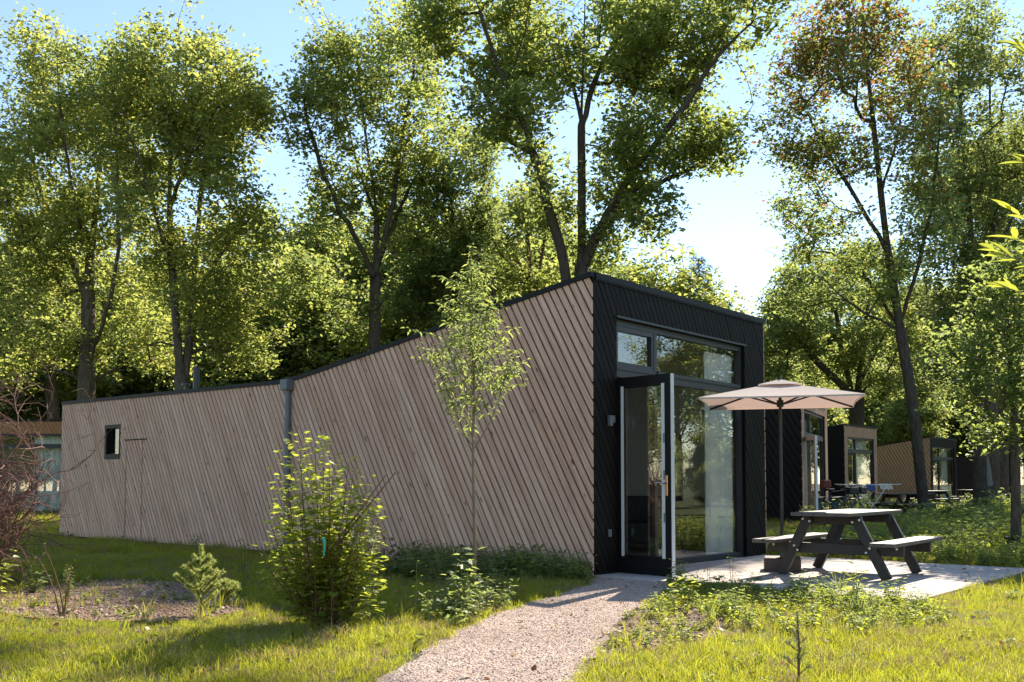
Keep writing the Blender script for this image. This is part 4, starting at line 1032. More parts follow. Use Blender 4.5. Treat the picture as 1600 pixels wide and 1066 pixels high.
along([(p, t, Y + random.uniform(-3, 3), i) for p, t, Y, i in [(1220, 560, 72, 3), (1275, 590, 76, 3), (1330, 600, 80, 3), (1385, 580, 84, 3), (1425, 570, 78, 3), (1480, 590, 90, 3), (1530, 590, 88, 3), (1590, 570, 86, 3), (1640, 560, 80, 3)]])
# the wood to the right of the terrace and behind the photographer, which the glass mirrors
k = 0
wx, wy = 3.0, 13.2
ring = [(wx + q * math.sin(R(a)), wy + q * math.cos(R(a)), sc, i) for a, q, sc, i in
        [(a + random.uniform(-1, 1), 33 + random.uniform(-3, 4), random.uniform(.36, .5), 3) for a in np.arange(48, 104, 3.4)] +
        [(a + random.uniform(-1, 1), 20 + random.uniform(-2, 2), random.uniform(.20, .30), 3) for a in np.arange(50, 100, 3.6)] +
        [(71, 46, .8, 0), (84, 44, 1.0, 1), (92, 40, 1.1, 0), (101, 42, 1.1, 2), (60, 50, .7, 1)]]
ring += [(44 + 4 * q, 72 - 5.5 * q, random.uniform(.8, 1.2), q % 4) for q in range(5)] + [(35 + 2.6 * q, 62 - 2.4 * q, random.uniform(.5, .7), 3) for q in range(10)]
ring += [(-30 - 3.2 * q, 6 - 4 * q, random.uniform(.7, 1.0), [3, 1, 3, 2][q % 4]) for q in range(9)] + [(-26 - 3.2 * q, 2 - 4 * q, random.uniform(.5, .7), 3) for q in range(9)]
ring += [(38 * math.sin(R(a)), 38 * math.cos(R(a)), random.uniform(.4, .6), int(a / 7) % 4) for a in np.arange(130, 220, 10.0)]
for (x, y, sc, i) in ring:
    az = math.degrees(math.atan2(x, y)) % 360
    if az > 120: lb, g = 'tree of the wood behind the photographer, mirrored in the low cabin', 'trees behind the photographer'
    elif i == 3: lb, g = 'bush of the wood beside the terrace, mirrored in the front glass', 'mirrored bushes beside the terrace'
    else: lb, g = 'tree of the wood beside the terrace, mirrored in the front glass', 'mirrored trees beside the terrace'
    place(i, x, y, sc, k * 1.1, lb, g); k += 1
# pine just right of the forked tree
def pine(c, h, label):
    rng = np.random.default_rng(77); root = empty('pine_tree', (*c, 0)); tag(root, label, 'tree')
    MB().tube([(0, 0, -.05), (.05, 0, h * .5), (0, .05, h * .98)], [.2, .12, .02], 8).obj('trunk', M['bark_red'], root, smooth=True)
    V = []; br = MB()
    for i in range(60):
        z = h * (.35 + .63 * i / 60); L_ = (1 - i / 60) * 2.6 + .35; a = i * 2.4
        e = np.array([math.cos(a) * L_, math.sin(a) * L_, z + .18 * L_]); b = np.array([0, 0, z]); br.tube([b, (b + e) / 2 + np.array([0, 0, -.08]), e], [.03, .02, .008], 4, cap=False)
        for t in np.linspace(.25, 1, int(6 + L_ * 9)):
            p = b + (e - b) * t
            for q in range(12):
                d = rng.normal(size=3); d[2] = abs(d[2]) * .8; d /= np.linalg.norm(d); p0 = p + rng.normal(size=3) * .12; s = np.cross(d, rng.normal(size=3)); s /= np.linalg.norm(s)
                V += [p0 - s * .012, p0 + s * .012, p0 + d * .20]
    br.obj('branch', M['bark_red'], root)
    V = np.array(V); link('needles', quads_mesh('needles', V, len(V) // 3, 3, [M['needle_d']], rng.uniform(0, 1, len(V) // 3)), root)
q = pt(1092, 395, 46); pine((q[0], 46), q[2], 'dark green pine tip rising beside the high cabin corner')

# ------------------------------------------------------------------ plants near the camera
def leaf_fan(lobes):
    """palmate leaf outline in its plane, base at the origin, pointing along +X"""
    if lobes == 'maple':
        o = [(0, 0), (.08, -.28), (.02, -.46), (.28, -.34), (.40, -.62), (.52, -.30), (.74, -.34), (.72, -.14), (1, 0)]
    elif lobes == 'lance':
        o = [(0, 0), (.25, -.12), (.55, -.14), (.8, -.08), (1, 0)]
    else:
        o = [(0, 0), (.15, -.24), (.45, -.33), (.75, -.22), (1, 0)]
    return np.array(o + [(x, -y) for x, y in reversed(o[1:-1])])

def fan_leaves(name, P, A, NRM, size, kind, mats, tint, droop=.25):
    """leaves with outline 'kind' at P, pointing along A with normal NRM"""
    O = leaf_fan(kind); k = len(O); N = len(P)
    A = A / np.linalg.norm(A, axis=1)[:, None]; NRM = NRM - A * (NRM * A).sum(1)[:, None]; NRM /= np.linalg.norm(NRM, axis=1)[:, None]; B = np.cross(NRM, A)
    V = P[:, None, :] + size[:, None, None] * (O[None, :, 0, None] * A[:, None, :] + O[None, :, 1, None] * B[:, None, :] + (-droop * (O[None, :, 0, None] ** 2) + .18 * np.abs(O[None, :, 1, None])) * NRM[:, None, :])
    # two halves folded along the midrib
    h = k // 2 + 1
    V1 = V[:, :h]; V2 = np.concatenate([V[:, :1], V[:, h - 1:]], 1)
    VV = np.concatenate([V1, V2], 0).reshape(-1, 3)
    return quads_mesh(name, VV, 2 * N, h, mats, np.concatenate([tint, tint]))

def stems_with_leaves(stems, rng, node=.06, per=2, size=.05, horiz=.8, out=.5, start=.25, petiole=.3):
    """stems: list of polylines; returns P,A,N,size"""
    P, A, NN, Z = [], [], [], []
    for st in stems:
        pts = resample(st, node); n = len(pts); ph = rng.uniform(0, 6)
        for i, p in enumerate(pts):
            t = i / max(1, n - 1)
            if t < start: continue
            for k in range(per):
                a = ph + i * 1.57 + k * 2 * math.pi / per + rng.normal() * .25
                d = np.array([math.cos(a), math.sin(a), rng.normal() * .2 + (.35 if t > .95 else .05)])
                s = size * rng.uniform(.6, 1.25) * (1 if t < .9 else .8)
                P.append(p + d * s * petiole); A.append(d); m = rng.normal(size=3) * (1 - horiz); m[2] += 1; NN.append(m); Z.append(s)
    return np.array(P), np.array(A), np.array(NN), np.array(Z)

def stem_plant(name, label, cat, loc, stems, seed, leafm, stemm, kind='oval', size=.05, node=.06, per=2, r=.006, start=.25, group=None, horiz=.75, part='leaves'):
    rng = np.random.default_rng(seed); root = empty(name, (loc[0], loc[1], 0)); tag(root, label, cat, group)
    mb = MB()
    for st in stems:
        q = smooth_line(st, 1); k = len(q); mb.tube(q, [max(.0015, r * (1 - .75 * i / (k - 1))) for i in range(k)], 5, cap=False)
    mb.obj('stem', M[stemm], root, smooth=True)
    P, A, NN, Z = stems_with_leaves([smooth_line(s, 1) for s in stems], rng, node, per, size, horiz, start=start)
    link(part, fan_leaves(part, P, A, NN, Z, kind, [M[leafm]], rng.uniform(0, 1, len(P))), root)
    return root

# maple shrub on the lawn
def shrub():
    x, y = gp(507, 978); rng = np.random.default_rng(5); s = y / F
    tips = [(440, 697), (438, 755), (432, 800), (468, 683), (470, 720), (492, 690), (505, 697), (486, 735), (524, 715), (545, 722), (552, 740), (575, 748), (578, 785), (588, 800), (430, 840), (450, 760), (520, 745), (500, 760), (540, 775), (560, 800), (470, 790), (590, 850), (592, 880), (425, 820), (440, 860), (455, 840), (480, 830), (510, 820), (530, 830), (560, 850), (575, 900), (460, 900), (590, 915), (445, 915), (500, 870), (545, 880), (520, 900), (480, 890), (558, 925), (470, 930)]
    stems = []
    for px, py in tips + [(t[0] + rng.normal() * 12, t[1] + 35 + rng.normal() * 15) for t in tips[8:34]]:
        dy = rng.uniform(-.38, .38); e = pt(px, py, y + dy) - np.array([x, y, 0]); b = np.array([rng.normal() * .07, rng.normal() * .07, 0]); 
        m = b + (e - b) * .4 + np.array([0, 0, .12 * e[2]]); m[:2] = b[:2] + (e[:2] - b[:2]) * .75
        stems.append([b, m, e])
    root = empty('maple_shrub', (x, y, 0)); tag(root, 'bushy young maple shrub with upright stems on the lawn before the side wall', 'shrub')
    mb = MB()
    for st in stems:
        q = smooth_line(st, 1); mb.tube(q, [.0062 * (1 - .7 * i / (len(q) - 1)) for i in range(len(q))], 5, cap=False)
    mb.obj('stem', M['stem_red'], root, smooth=True)
    P, A, NN, Z = stems_with_leaves([smooth_line(s, 1) for s in stems], rng, .052, 4, .066, .76, start=.26, petiole=.85)
    link('leaves', fan_leaves('leaves', P, A, NN, Z, 'maple', [M['leaf_b']], rng.uniform(0, 1, len(P)), .12), root)
    c = MB().tube([(0.03, -.42, .70), (.03, -.44, .62)], .008, 6); 
    px, py = gp(507, 978); g = pt(505, 840, y - .36)
    o = MB().tube([(0, 0, 0), (.012, 0, -.05), (.004, .01, -.14)], [.014, .010, .006], 6).obj('ribbon', plain('turquoise_tape', (.04, .42, .32), .5), None, loc=tuple(g))
    tag(o, 'turquoise tape tied in the maple shrub', 'ribbon')
    st = MB(); a = pt(520, 860, y - .2); b1 = pt(618, 738, y - .05); b2 = pt(603, 742, y - .1)
    st.tube([a, (a + b1) / 2, b1], [.009, .007, .004], 5).tube([a + np.array([-.02, 0, 0]), (a + b2) / 2 + np.array([0, 0, .01]), b2], [.008, .006, .004], 5)
    tag(st.obj('bare_stick', M['twig']), 'two bare sticks leaning out of the maple shrub', 'stick')
shrub()

# young tree before the side wall
def sapling():
    x, y = gp(741, 948); rng = np.random.default_rng(9); base = np.array([x, y, 0])
    g = lambda px, py, d=0: pt(px, py, y + d) - base
    trunk = [np.zeros(3), g(742, 880), g(741, 800), g(739, 700), g(741, 600), g(739, 520), g(737, 450), g(736, 405)]
    limbs = [trunk] + [[g(741, a), g((741 + px) / 2 + 0, (a + py) / 2 + 18, d / 2), g(px, py, d)] for a, px, py, d in
             [(700, 700, 610, -.1), (700, 790, 590, .15), (660, 672, 545, .2), (650, 805, 560, -.1), (620, 690, 520, -.25), (610, 776, 520, .25), (590, 700, 470, .2), (570, 770, 470, -.2), (550, 715, 430, -.1), (540, 757, 430, .1), (600, 735, 500, -.3), (580, 745, 520, .3), (690, 720, 560, .2), (640, 760, 540, -.25)]]
    stems = [smooth_line(l) for l in limbs]
    # side twigs
    tw = []
    for l in limbs[1:]:
        e = l[2]; m = l[1]
        for k in range(11):
            t = rng.uniform(.3, 1); p = m + (e - m) * t; d = rng.normal(size=3) * .085; d[2] = abs(d[2]) * .6 + .025; tw.append([p, p + d * .6, p + d * 1.5])
    for k in range(52):
        t = rng.uniform(.56, 1); p = g(740 - 4 * t, 690 - 285 * ((t - .56) / .44)); d = rng.normal(size=3) * .085 * (1.6 - t); d[2] = abs(d[2]) + .04; tw.append([p, p + d * .6, p + d * 1.4])
    root = empty('young_tree', tuple(base)); tag(root, 'slender young tree with thin pale trunk in front of the side wall', 'tree')
    mb = MB(); k = len(stems[0]); mb.tube(stems[0], [.019 * (1 - .8 * (i / (k - 1)) ** 1.2) for i in range(k)], 8)
    for s in stems[1:]:
        n = len(s); mb.tube(s, [.007 * (1 - .7 * i / (n - 1)) for i in range(n)], 5, cap=False)
    for s in tw: mb.tube(s, [.003, .0022, .0012], 4, cap=False)
    mb.obj('trunk', M['bark_young'], root, smooth=True)
    P, A, NN, Z = stems_with_leaves(tw + [l[1:] for l in limbs[1:]], rng, .034, 2, .066, .45, start=.12, petiole=.2)
    A = A * .8 + np.array([0, 0, -.25])
    link('crown', fan_leaves('crown', P, A, NN, Z, 'lance', [M['leaf_g']], rng.uniform(0, 1, len(P)) ** .7, .3), root)
sapling()

# small fir seedlings
def fir(px, py, top, wid, label, needle='needle', seed=1, dens=1.0, stemm='stem_red', thin=1.0):
    x, y = gp(px, py); s = y / F; h = (py - top) * s; w = wid * s; rng = np.random.default_rng(seed)
    root = empty('fir_seedling', (x, y, 0)); tag(root, label, 'seedling')
    st = MB().tube([(0, 0, -.01), (.01, 0, h * .5), (0, 0, h)], [.008, .006, .002], 6); V = []
    axes = [(np.array([0, 0, h * .25]), np.array([0, 0, h]))]
    for i in range(int(17 * dens) + 3):
        t = i / (17 * dens + 3); z = h * (.14 + .72 * t); L_ = w * (1 - t) * rng.uniform(.6, 1.1) * (.6 + .4 * min(1, t * 6)) + .03; a = i * 2.4
        e = np.array([math.cos(a) * L_, math.sin(a) * L_, z + L_ * .85]); axes.append((np.array([0, 0, z]), e)); st.tube([(0, 0, z), e], [.003, .0015], 4, cap=False)
        if L_ > .06:
            for k in (-1, 1):
                m = e * .6 + np.array([0, 0, z]) * .4; e2 = m + (e - m) * .8 + np.array([-math.sin(a), math.cos(a), .3]) * k * L_ * .35; axes.append((m, e2))
    for a, b in axes:
        L_ = np.linalg.norm(b - a); d0 = (b - a) / L_
        for k in range(int(L_ * 2300 * dens)):
            t = rng.uniform(.1, 1); d = rng.normal(size=3); d -= d0 * d.dot(d0) ; d /= np.linalg.norm(d); d = d * .85 + d0 * .6; p = a + (b - a) * t; q = np.cross(d, rng.normal(size=3)); q /= np.linalg.norm(q); ln = rng.uniform(.022, .034) * min(1, y / 7)
            V += [p - q * .002 * thin, p + q * .002 * thin, p + d * ln]
    st.obj('stem', M[stemm], root)
    V = np.array(V); link('needles', quads_mesh('needles', V, len(V) // 3, 3, [M[needle]], rng.uniform(0, 1, len(V) // 3)), root)
fir(313, 962, 853, 46, 'bright green fir seedling at the right end of the bark bed', seed=2)
fir(352, 946, 905, 24, 'smaller fir seedling just right of the bright one', seed=3)
fir(1247, 1072, 958, 20, 'thin dark pine seedling in the sunny grass at the bottom right', 'needle_m', 4, .34, thin=.5)

def px_stems(px, py, tips, seed, spread=.06, bow=.3):
    x, y = gp(px, py); rng = np.random.default_rng(seed); out = []
    for tx, ty in tips:
        d = rng.uniform(-spread, spread) * 2; e = pt(tx, ty, y + d) - np.array([x, y, 0]); b = np.array([rng.normal() * .012, rng.normal() * .012, -.01]); m = b * .5 + e * .5; m[:2] -= e[:2] * bow * .5; m[2] += .02; out.append([b, m, e])
    return (x, y), out
def herb(px, py, tips, seed, label, cat='plant', leafm='leaf_b', stemm='stem_green', kind='oval', size=.05, node=.045, per=2, r=.004, start=.15, name='herb', **k):
    loc, st = px_stems(px, py, tips, seed); return stem_plant(name, label, cat, loc, st, seed, leafm, stemm, kind, size, node, per, r, start, **k)
herb(52, 926, [(40, 900), (48, 893), (62, 895), (72, 902), (56, 905)], 1, 'dark broad leaved seedling at the left end of the bark bed', 'seedling', 'leaf_d', size=.075, name='seedling')
herb(97, 966, [(60, 872), (68, 850), (118, 876), (96, 930)], 2, 'leafless dark sapling with a bent top in the bark bed', 'sapling', 'leaf_d', 'twig', size=.03, node=.16, per=1, r=.009, start=.8, name='sapling')
herb(107, 940, [(104, 890), (107, 884), (110, 900)], 3, 'small dark upright conifer sprig in the bark bed', 'seedling', 'leaf_d', 'twig', 'lance', .035, .014, 4, .006, .1, name='seedling')
herb(147, 908, [(140, 880), (146, 878), (155, 878), (160, 886), (150, 892)], 4, 'yellow green upright weed on the back edge of the bark bed', leafm='leaf_b', kind='lance', size=.05, node=.03, per=3)
herb(380, 905, [(376, 846), (382, 842), (384, 870)], 5, 'spindly seedling with flat leaf tiers between bed and maple shrub', 'seedling', 'leaf_b', 'stem_red', 'maple', .05, .09, 2, .004, .3, name='seedling')
herb(716, 965, [(722, 868), (742, 862), (700, 900), (706, 920), (735, 905), (728, 935), (690, 940), (712, 885), (750, 925), (698, 955), (748, 898), (725, 915)], 6, 'leafy weed clump around the foot of the young tree', leafm='leaf_g', kind='maple', size=.085, node=.05, per=2, r=.004)
herb(648, 985, [(651, 878), (655, 900)], 7, 'tall thin grass stalk on the shaded lawn right of the maple shrub', kind='lance', leafm='leaf_b', size=.06, node=.12, per=1, r=.002, start=.5, name='grass_stalk')

for i, (px, py, tips, lf, lab) in enumerate([(1108, 935, [(1104, 868), (1110, 880)], 'leaf_b', 'tall thin flowering stalk standing before the big front glass'), (1142, 938, [(1138, 862), (1146, 872)], 'leaf_b', 'thin upright stalk before the right jamb of the front glass'), (1338, 958, [(1330, 900), (1346, 896), (1338, 885)], 'leaf_b', 'broad grass like sprout in front of the near table leg'),
        (1075, 950, [(1060, 905), (1072, 898), (1082, 902), (1052, 915), (1088, 912)], 'leaf_b', 'bright leafy weed at the terrace corner by the gravel path'), (1255, 948, [(1240, 900), (1256, 892), (1268, 902), (1250, 905)], 'leaf_g', 'leafy weed in front of the parasol base')]):
    herb(px, py, tips, 90 + i, lab, leafm=lf, kind=['lance', 'lance', 'lance', 'maple', 'oval'][i], size=[.03, .03, .10, .07, .06][i], node=[.03, .03, .07, .04, .04][i], name='herb')
# bare twiggy bush at the left edge
def twig_bush():
    rng = np.random.default_rng(31); Y = 10.2; x = (-95 - 800) / F * Y; root = empty('bare_bush', (x, Y, 0)); tag(root, 'tangle of bare red brown twigs at the left edge', 'bush')
    pos, par, rad = [], [], []
    def rec(p, d, L_, r, prev, lev):
        k = max(2, int(L_ / .11)); 
        for i in range(k):
            d = d + rng.normal(size=3) * .17; d[2] -= .04 * lev; d[0] -= .25 * max(0, p[0] - .45); d /= np.linalg.norm(d); p = p + d * L_ / k
            pos.append(p.copy()); par.append(prev); rad.append(r * (1 - .55 * i / k)); prev = len(pos) - 1
            if lev < 3 and rng.uniform() < (.62 if lev else .8):
                e = d * .7 + rng.normal(size=3) * .65; e /= np.linalg.norm(e); rec(p, e, L_ * rng.uniform(.3, .5), r * .5, prev, lev + 1)
    for i in range(64):
        a = rng.uniform(0, 6.28); b = np.array([math.cos(a) * .4, math.sin(a) * .4, 0.]); pos.append(b); par.append(-1); rad.append(.014)
        d = np.array([math.cos(a) * .4 + .02, math.sin(a) * .4, 1.]); rec(b, d / np.linalg.norm(d), rng.uniform(.5, 2.1), .011, len(pos) - 1, 0)
    skeleton_mesh('twig', np.array(pos), par, np.array(rad), M['twig'], root, rmin=.0022, sides=4)
twig_bush()
# low branches with a few leaves hanging beside it
herb(-10, 940, [(10, 880), (22, 862), (5, 890), (18, 885)], 12, 'bright leafy sprout under the bare twigs at the left edge', leafm='leaf_b', size=.07, node=.05)

# leafy sprays entering at the right edge, from a young tree just outside the picture
def edge_tree():
    Y = 6.2; rng = np.random.default_rng(15); x = (1716 - 800) / F * Y; base = np.array([x, Y, 0]); root = empty('young_tree', tuple(base)); tag(root, 'young tree whose bright pointed leaves reach in from the right edge', 'tree')
    g = lambda px, py, d=0: pt(px, py, Y + d) - base
    trunk = smooth_line([np.zeros(3), g(1712, 700), g(1706, 450), g(1712, 250), g(1708, 40)])
    limbs = [[g(1708, 520), g(1650, 430), g(1555, 392)], [g(1708, 470), g(1660, 370), g(1580, 330)], [g(1708, 560), g(1640, 470), g(1565, 448)], [g(1710, 300), g(1660, 250), g(1600, 255)], [g(1710, 430, .2), g(1640, 400, .2), g(1585, 372, .2)], [g(1710, 260), g(1650, 140), g(1592, 68)],
             [g(1708, 400), g(1780, 300), g(1840, 250)], [g(1708, 500), g(1780, 420), g(1830, 380)]]
    mb = MB().tube(trunk, [.03 * (1 - .6 * i / len(trunk)) for i in range(len(trunk))], 7)
    for l in limbs: mb.tube(smooth_line(l), [.008 * (1 - .08 * i) for i in range(len(smooth_line(l)))], 5, cap=False)
    mb.obj('trunk', M['bark_young'], root, smooth=True)
    P, A, NN, Z = [], [], [], []
    for l in limbs:
        pts = resample(smooth_line(l), .035)
        for i, p in enumerate(pts[len(pts) // 3:]):
            d0 = pts[-1] - pts[0]; d0 /= np.linalg.norm(d0); sd = np.cross(d0, [0, 0, 1.]) * (1 if i % 2 else -1)
            d = d0 * .8 + sd * rng.uniform(.2, .9) + rng.normal(size=3) * .2; P.append(p); A.append(d); m = rng.normal(size=3) * .35; m[2] += 1; m[1] -= .5; NN.append(m); Z.append(.14 * rng.uniform(.7, 1.3))
    link('leaves', fan_leaves('leaves', np.array(P), np.array(A), np.array(NN), np.array(Z), 'lance', [M['leaf_b']], rng.uniform(.3, 1, len(P)), .3), root)
edge_tree()

# planted tree on the right with a black watering ring
def planted_tree():
    Y = 16.6; x = (1588 - 800) / F * Y
    photo_tree('planted_tree', Y, [[(1588, 860, 0), (1587, 760, 0), (1586, 660, 0), (1578, 560, 0), (1572, 470, 0), (1566, 400, 0)],
        [(1587, 700, 0), (1555, 660, -.3), (1535, 625, -.4), (1515, 600, -.5)], [(1586, 660, 0), (1625, 600, .2), (1650, 540, .3)], [(1583, 620, 0), (1540, 560, .4), (1510, 520, .5)]],
        [(1560, 520, 55, 90, 0, .9, 70), (1530, 610, 50, 50, -.2, .8, 46), (1600, 600, 55, 80, 0, .9, 50), (1500, 560, 40, 50, 0, .7, 26), (1580, 420, 55, 60, 0, .8, 40), (1540, 670, 40, 30, 0, .6, 16)],
        'slim planted tree with a black watering ring near the right edge', seed=61, mats=('leaf_g',), barkm='bark', r_base=.085, n=26, sig=.2, size=.10, tip=.006)
    rg = MB(); n = 16; v = []
    for r, z in ((.21, 0), (.21, .2), (.19, .2), (.19, .02)):
        for k in range(n): v.append((r * math.cos(k * 2 * math.pi / n), r * math.sin(k * 2 * math.pi / n), z))
    rg.add(v, [(n * i + k, n * i + (k + 1) % n, n * (i + 1) + (k + 1) % n, n * (i + 1) + k) for i in range(3) for k in range(n)])
    tag(rg.obj('watering_ring', M['black'], loc=(x, Y, 0)), 'black plastic watering ring round the foot of the planted tree', 'ring')
planted_tree()
# thick trunks far right
for i, (px, top, w, dp, lab) in enumerate([(1548, 330, .42, 48.0, 'thick straight trunk between the dark brown cabin and the planted tree'), (1566, 350, .33, 50.0, 'thinner straight trunk just right of the thick one by the dark brown cabin')]):
    photo_tree('tree', dp, [[(px, 790, 0), (px - 2, 640, 0), (px - 6, 500, 0), (px - 4, top, 0)], [(px - 5, 520, 0), (px + 40, 420, 0), (px + 60, 330, 0)], [(px - 5, 480, 0), (px - 50, 380, 0), (px - 60, 300, 0)]],
               [(px - 40, 300, 60, 70, 0, 3, 50), (px + 40, 320, 60, 70, 0, 3, 50), (px, 240, 60, 60, 0, 3, 50)], lab, group=G1, seed=70 + i, mats=('leaf_d',), barkm='bark', r_base=w, n=60, sig=.5, size=.2)

# ------------------------------------------------------------------ scattered ground cover
def hidden_set(name, objs):
    c = bpy.data.collections.new(name)
    for o in objs:
        COL.objects.unlink(o); c.objects.link(o)
    return c

def scatter(name, coll, P, rz, sc, pi, label, tilt=None):
    me = bpy.data.meshes.new(name); n = len(P); me.vertices.add(n); me.vertices.foreach_set('co', np.asarray(P, np.float32).ravel())
    rot = np.zeros((n, 3), np.float32); rot[:, 2] = rz
    if tilt is not None: rot[:, :2] = tilt
    a = me.attributes.new('rot', 'FLOAT_VECTOR', 'POINT'); a.data.foreach_set('vector', rot.ravel())
    a = me.attributes.new('sc', 'FLOAT', 'POINT'); a.data.foreach_set('value', np.asarray(sc, np.float32))
    a = me.attributes.new('pick', 'INT', 'POINT'); a.data.foreach_set('value', np.asarray(pi, np.int32))
    o = link(name, me); o['kind'] = 'stuff'; o['label'] = label
    ng = bpy.data.node_groups.new(name + '_scatter', 'GeometryNodeTree')
    ng.interface.new_socket('Geometry', in_out='INPUT', socket_type='NodeSocketGeometry'); ng.interface.new_socket('Geometry', in_out='OUTPUT', socket_type='NodeSocketGeometry')
    N, L = ng.nodes, ng.links; gi = N.new('NodeGroupInput'); go = N.new('NodeGroupOutput')
    ci = N.new('GeometryNodeCollectionInfo'); ci.inputs['Collection'].default_value = coll; ci.inputs['Separate Children'].default_value = True; ci.inputs['Reset Children'].default_value = True
    ip = N.new('GeometryNodeInstanceOnPoints'); ip.inputs['Pick Instance'].default_value = True
    def attr(nm, tp):
        q = N.new('GeometryNodeInputNamedAttribute'); q.data_type = tp; q.inputs['Name'].default_value = nm; return q.outputs['Attribute']
    L.new(gi.outputs[0], ip.inputs['Points']); L.new(ci.outputs[0], ip.inputs['Instance'])
    L.new(attr('pick', 'INT'), ip.inputs['Instance Index']); L.new(attr('rot', 'FLOAT_VECTOR'), ip.inputs['Rotation']); L.new(attr('sc', 'FLOAT'), ip.inputs['Scale'])
    L.new(ip.outputs[0], go.inputs[0])
    md = o.modifiers.new('scatter', 'NODES'); md.node_group = ng
    return o

def blades(name, n, rad, h, w, rng, lean=.5, m='grass'):
    V, T = [], []
    for i in range(n):
        a = rng.uniform(0, 6.28); r = rad * math.sqrt(rng.uniform()); b = np.array([r * math.cos(a), r * math.sin(a), -.005]); hh = h * rng.uniform(.45, 1.2); d = rng.normal(size=2) * lean * hh; ww = w * rng.uniform(.7, 1.2)
        s = np.array([-math.sin(a * 3), math.cos(a * 3), 0]) * ww
        p1 = b + np.array([d[0] * .25, d[1] * .25, hh * .55]); p2 = b + np.array([d[0], d[1], hh * rng.uniform(.8, 1)])
        V += [b - s, b + s, p1 + s * .8, p1 - s * .8, p1 - s * .8, p1 + s * .8, p2 + s * .08, p2 - s * .08]; t = rng.uniform(); T += [t, t]
    me = quads_mesh(name, np.array(V), len(T), 4, [M[m]], T); o = bpy.data.objects.new(name, me); COL.objects.link(o); return o
rg = np.random.default_rng(3)
short = hidden_set('grass_tufts', [blades('grass_tuft_%02d' % i, 34, .09, [.045, .058, .07, .085][i % 4], .0018, rg, .5, 'grass' if i < 7 else 'straw') for i in range(8)])
tall = hidden_set('tall_grass', [blades('tall_tuft_%02d' % i, 16, .05, [.22, .28, .34][i % 3], .0034, rg, .55) for i in range(6)])

def weed(name, seed, n, h, spread, kind, size, leafm, per=2, node=.045):
    rng = np.random.default_rng(seed); stems = []
    for i in range(n):
        a = rng.uniform(0, 6.28); e = np.array([math.cos(a) * spread * rng.uniform(.2, 1), math.sin(a) * spread * rng.uniform(.2, 1), h * rng.uniform(.5, 1.1)]); stems.append([np.array([0, 0, -.01]), e * .5 + np.array([0, 0, .1 * h]), e])
    P, A, NN, Z = stems_with_leaves(stems, rng, node, per, size, .6, start=.2)
    me = fan_leaves(name, P, A, NN, Z, kind, [M[leafm]], rng.uniform(0, 1, len(P)))
    bm = bmesh.new(); bm.from_mesh(me); bm.free()
    mb = MB()
    for s in stems: mb.tube(s, [.003, .0025, .0012], 3, cap=False)
    sm = mb.mesh(name + '_stem'); sm.materials.append(M['stem_green'])
    o1 = bpy.data.objects.new(name, me); o2 = bpy.data.objects.new(name + '_stem', sm); COL.objects.link(o1); COL.objects.link(o2)
    bpy.ops.object.select_all(action='DESELECT'); o1.select_set(True); o2.select_set(True); bpy.context.view_layer.objects.active = o1; bpy.ops.object.join()
    return o1
herbs = hidden_set('weed_plants', [weed('weed_%02d' % i, 200 + i, *a) for i, a in enumerate([
    (5, .22, .12, 'oval', .06, 'leaf_b'), (7, .30, .14, 'lance', .07, 'leaf_g'), (4, .16, .14, 'maple', .075, 'leaf_g'), (8, .12, .13, 'oval', .05, 'leaf_b'), (5, .38, .10, 'lance', .055, 'leaf_b'), (6, .26, .16, 'oval', .075, 'leaf_d')])])

def region_pts(n, x0, x1, y0, y1, rng): return np.c_[rng.uniform(x0, x1, n), rng.uniform(y0, y1, n)]
def in_view(P, mpx=60): 
    px = 800 + F * P[:, 0] / P[:, 1]; return (px > -mpx) & (px < 1600 + mpx)
def smooth_noise(P, sc, seed):
    r = np.random.default_rng(seed); v = np.zeros(len(P))
    for k in range(7):
        a = r.uniform(0, 6.28); f = sc * r.uniform(.6, 2.2); v += np.sin((P[:, 0] * math.cos(a) + P[:, 1] * math.sin(a)) * f + r.uniform(0, 6.28))
    return v / 7 ** .5
BLOCK = [CABIN, TERR, [(-24.2, 35), (-14.2, 35), (-14.2, 42), (-24.2, 42)]]
def free(P, path=True):
    k = np.ones(len(P), bool)
    for q in BLOCK: k &= ~inside(P, q)
    if path: k &= ~inside(P, PATH)
    for c, ph, w, l in ((C2, P2, 4.5, 9), (C3, PHI, 3.6, 9), (C4, PHI, 4.6, 9), (C5, PHI, 4.6, 10)): k &= ~inside(P, [cab(0, 0, c, ph), cab(w, 0, c, ph), cab(w, l, c, ph), cab(0, l, c, ph)])
    return k
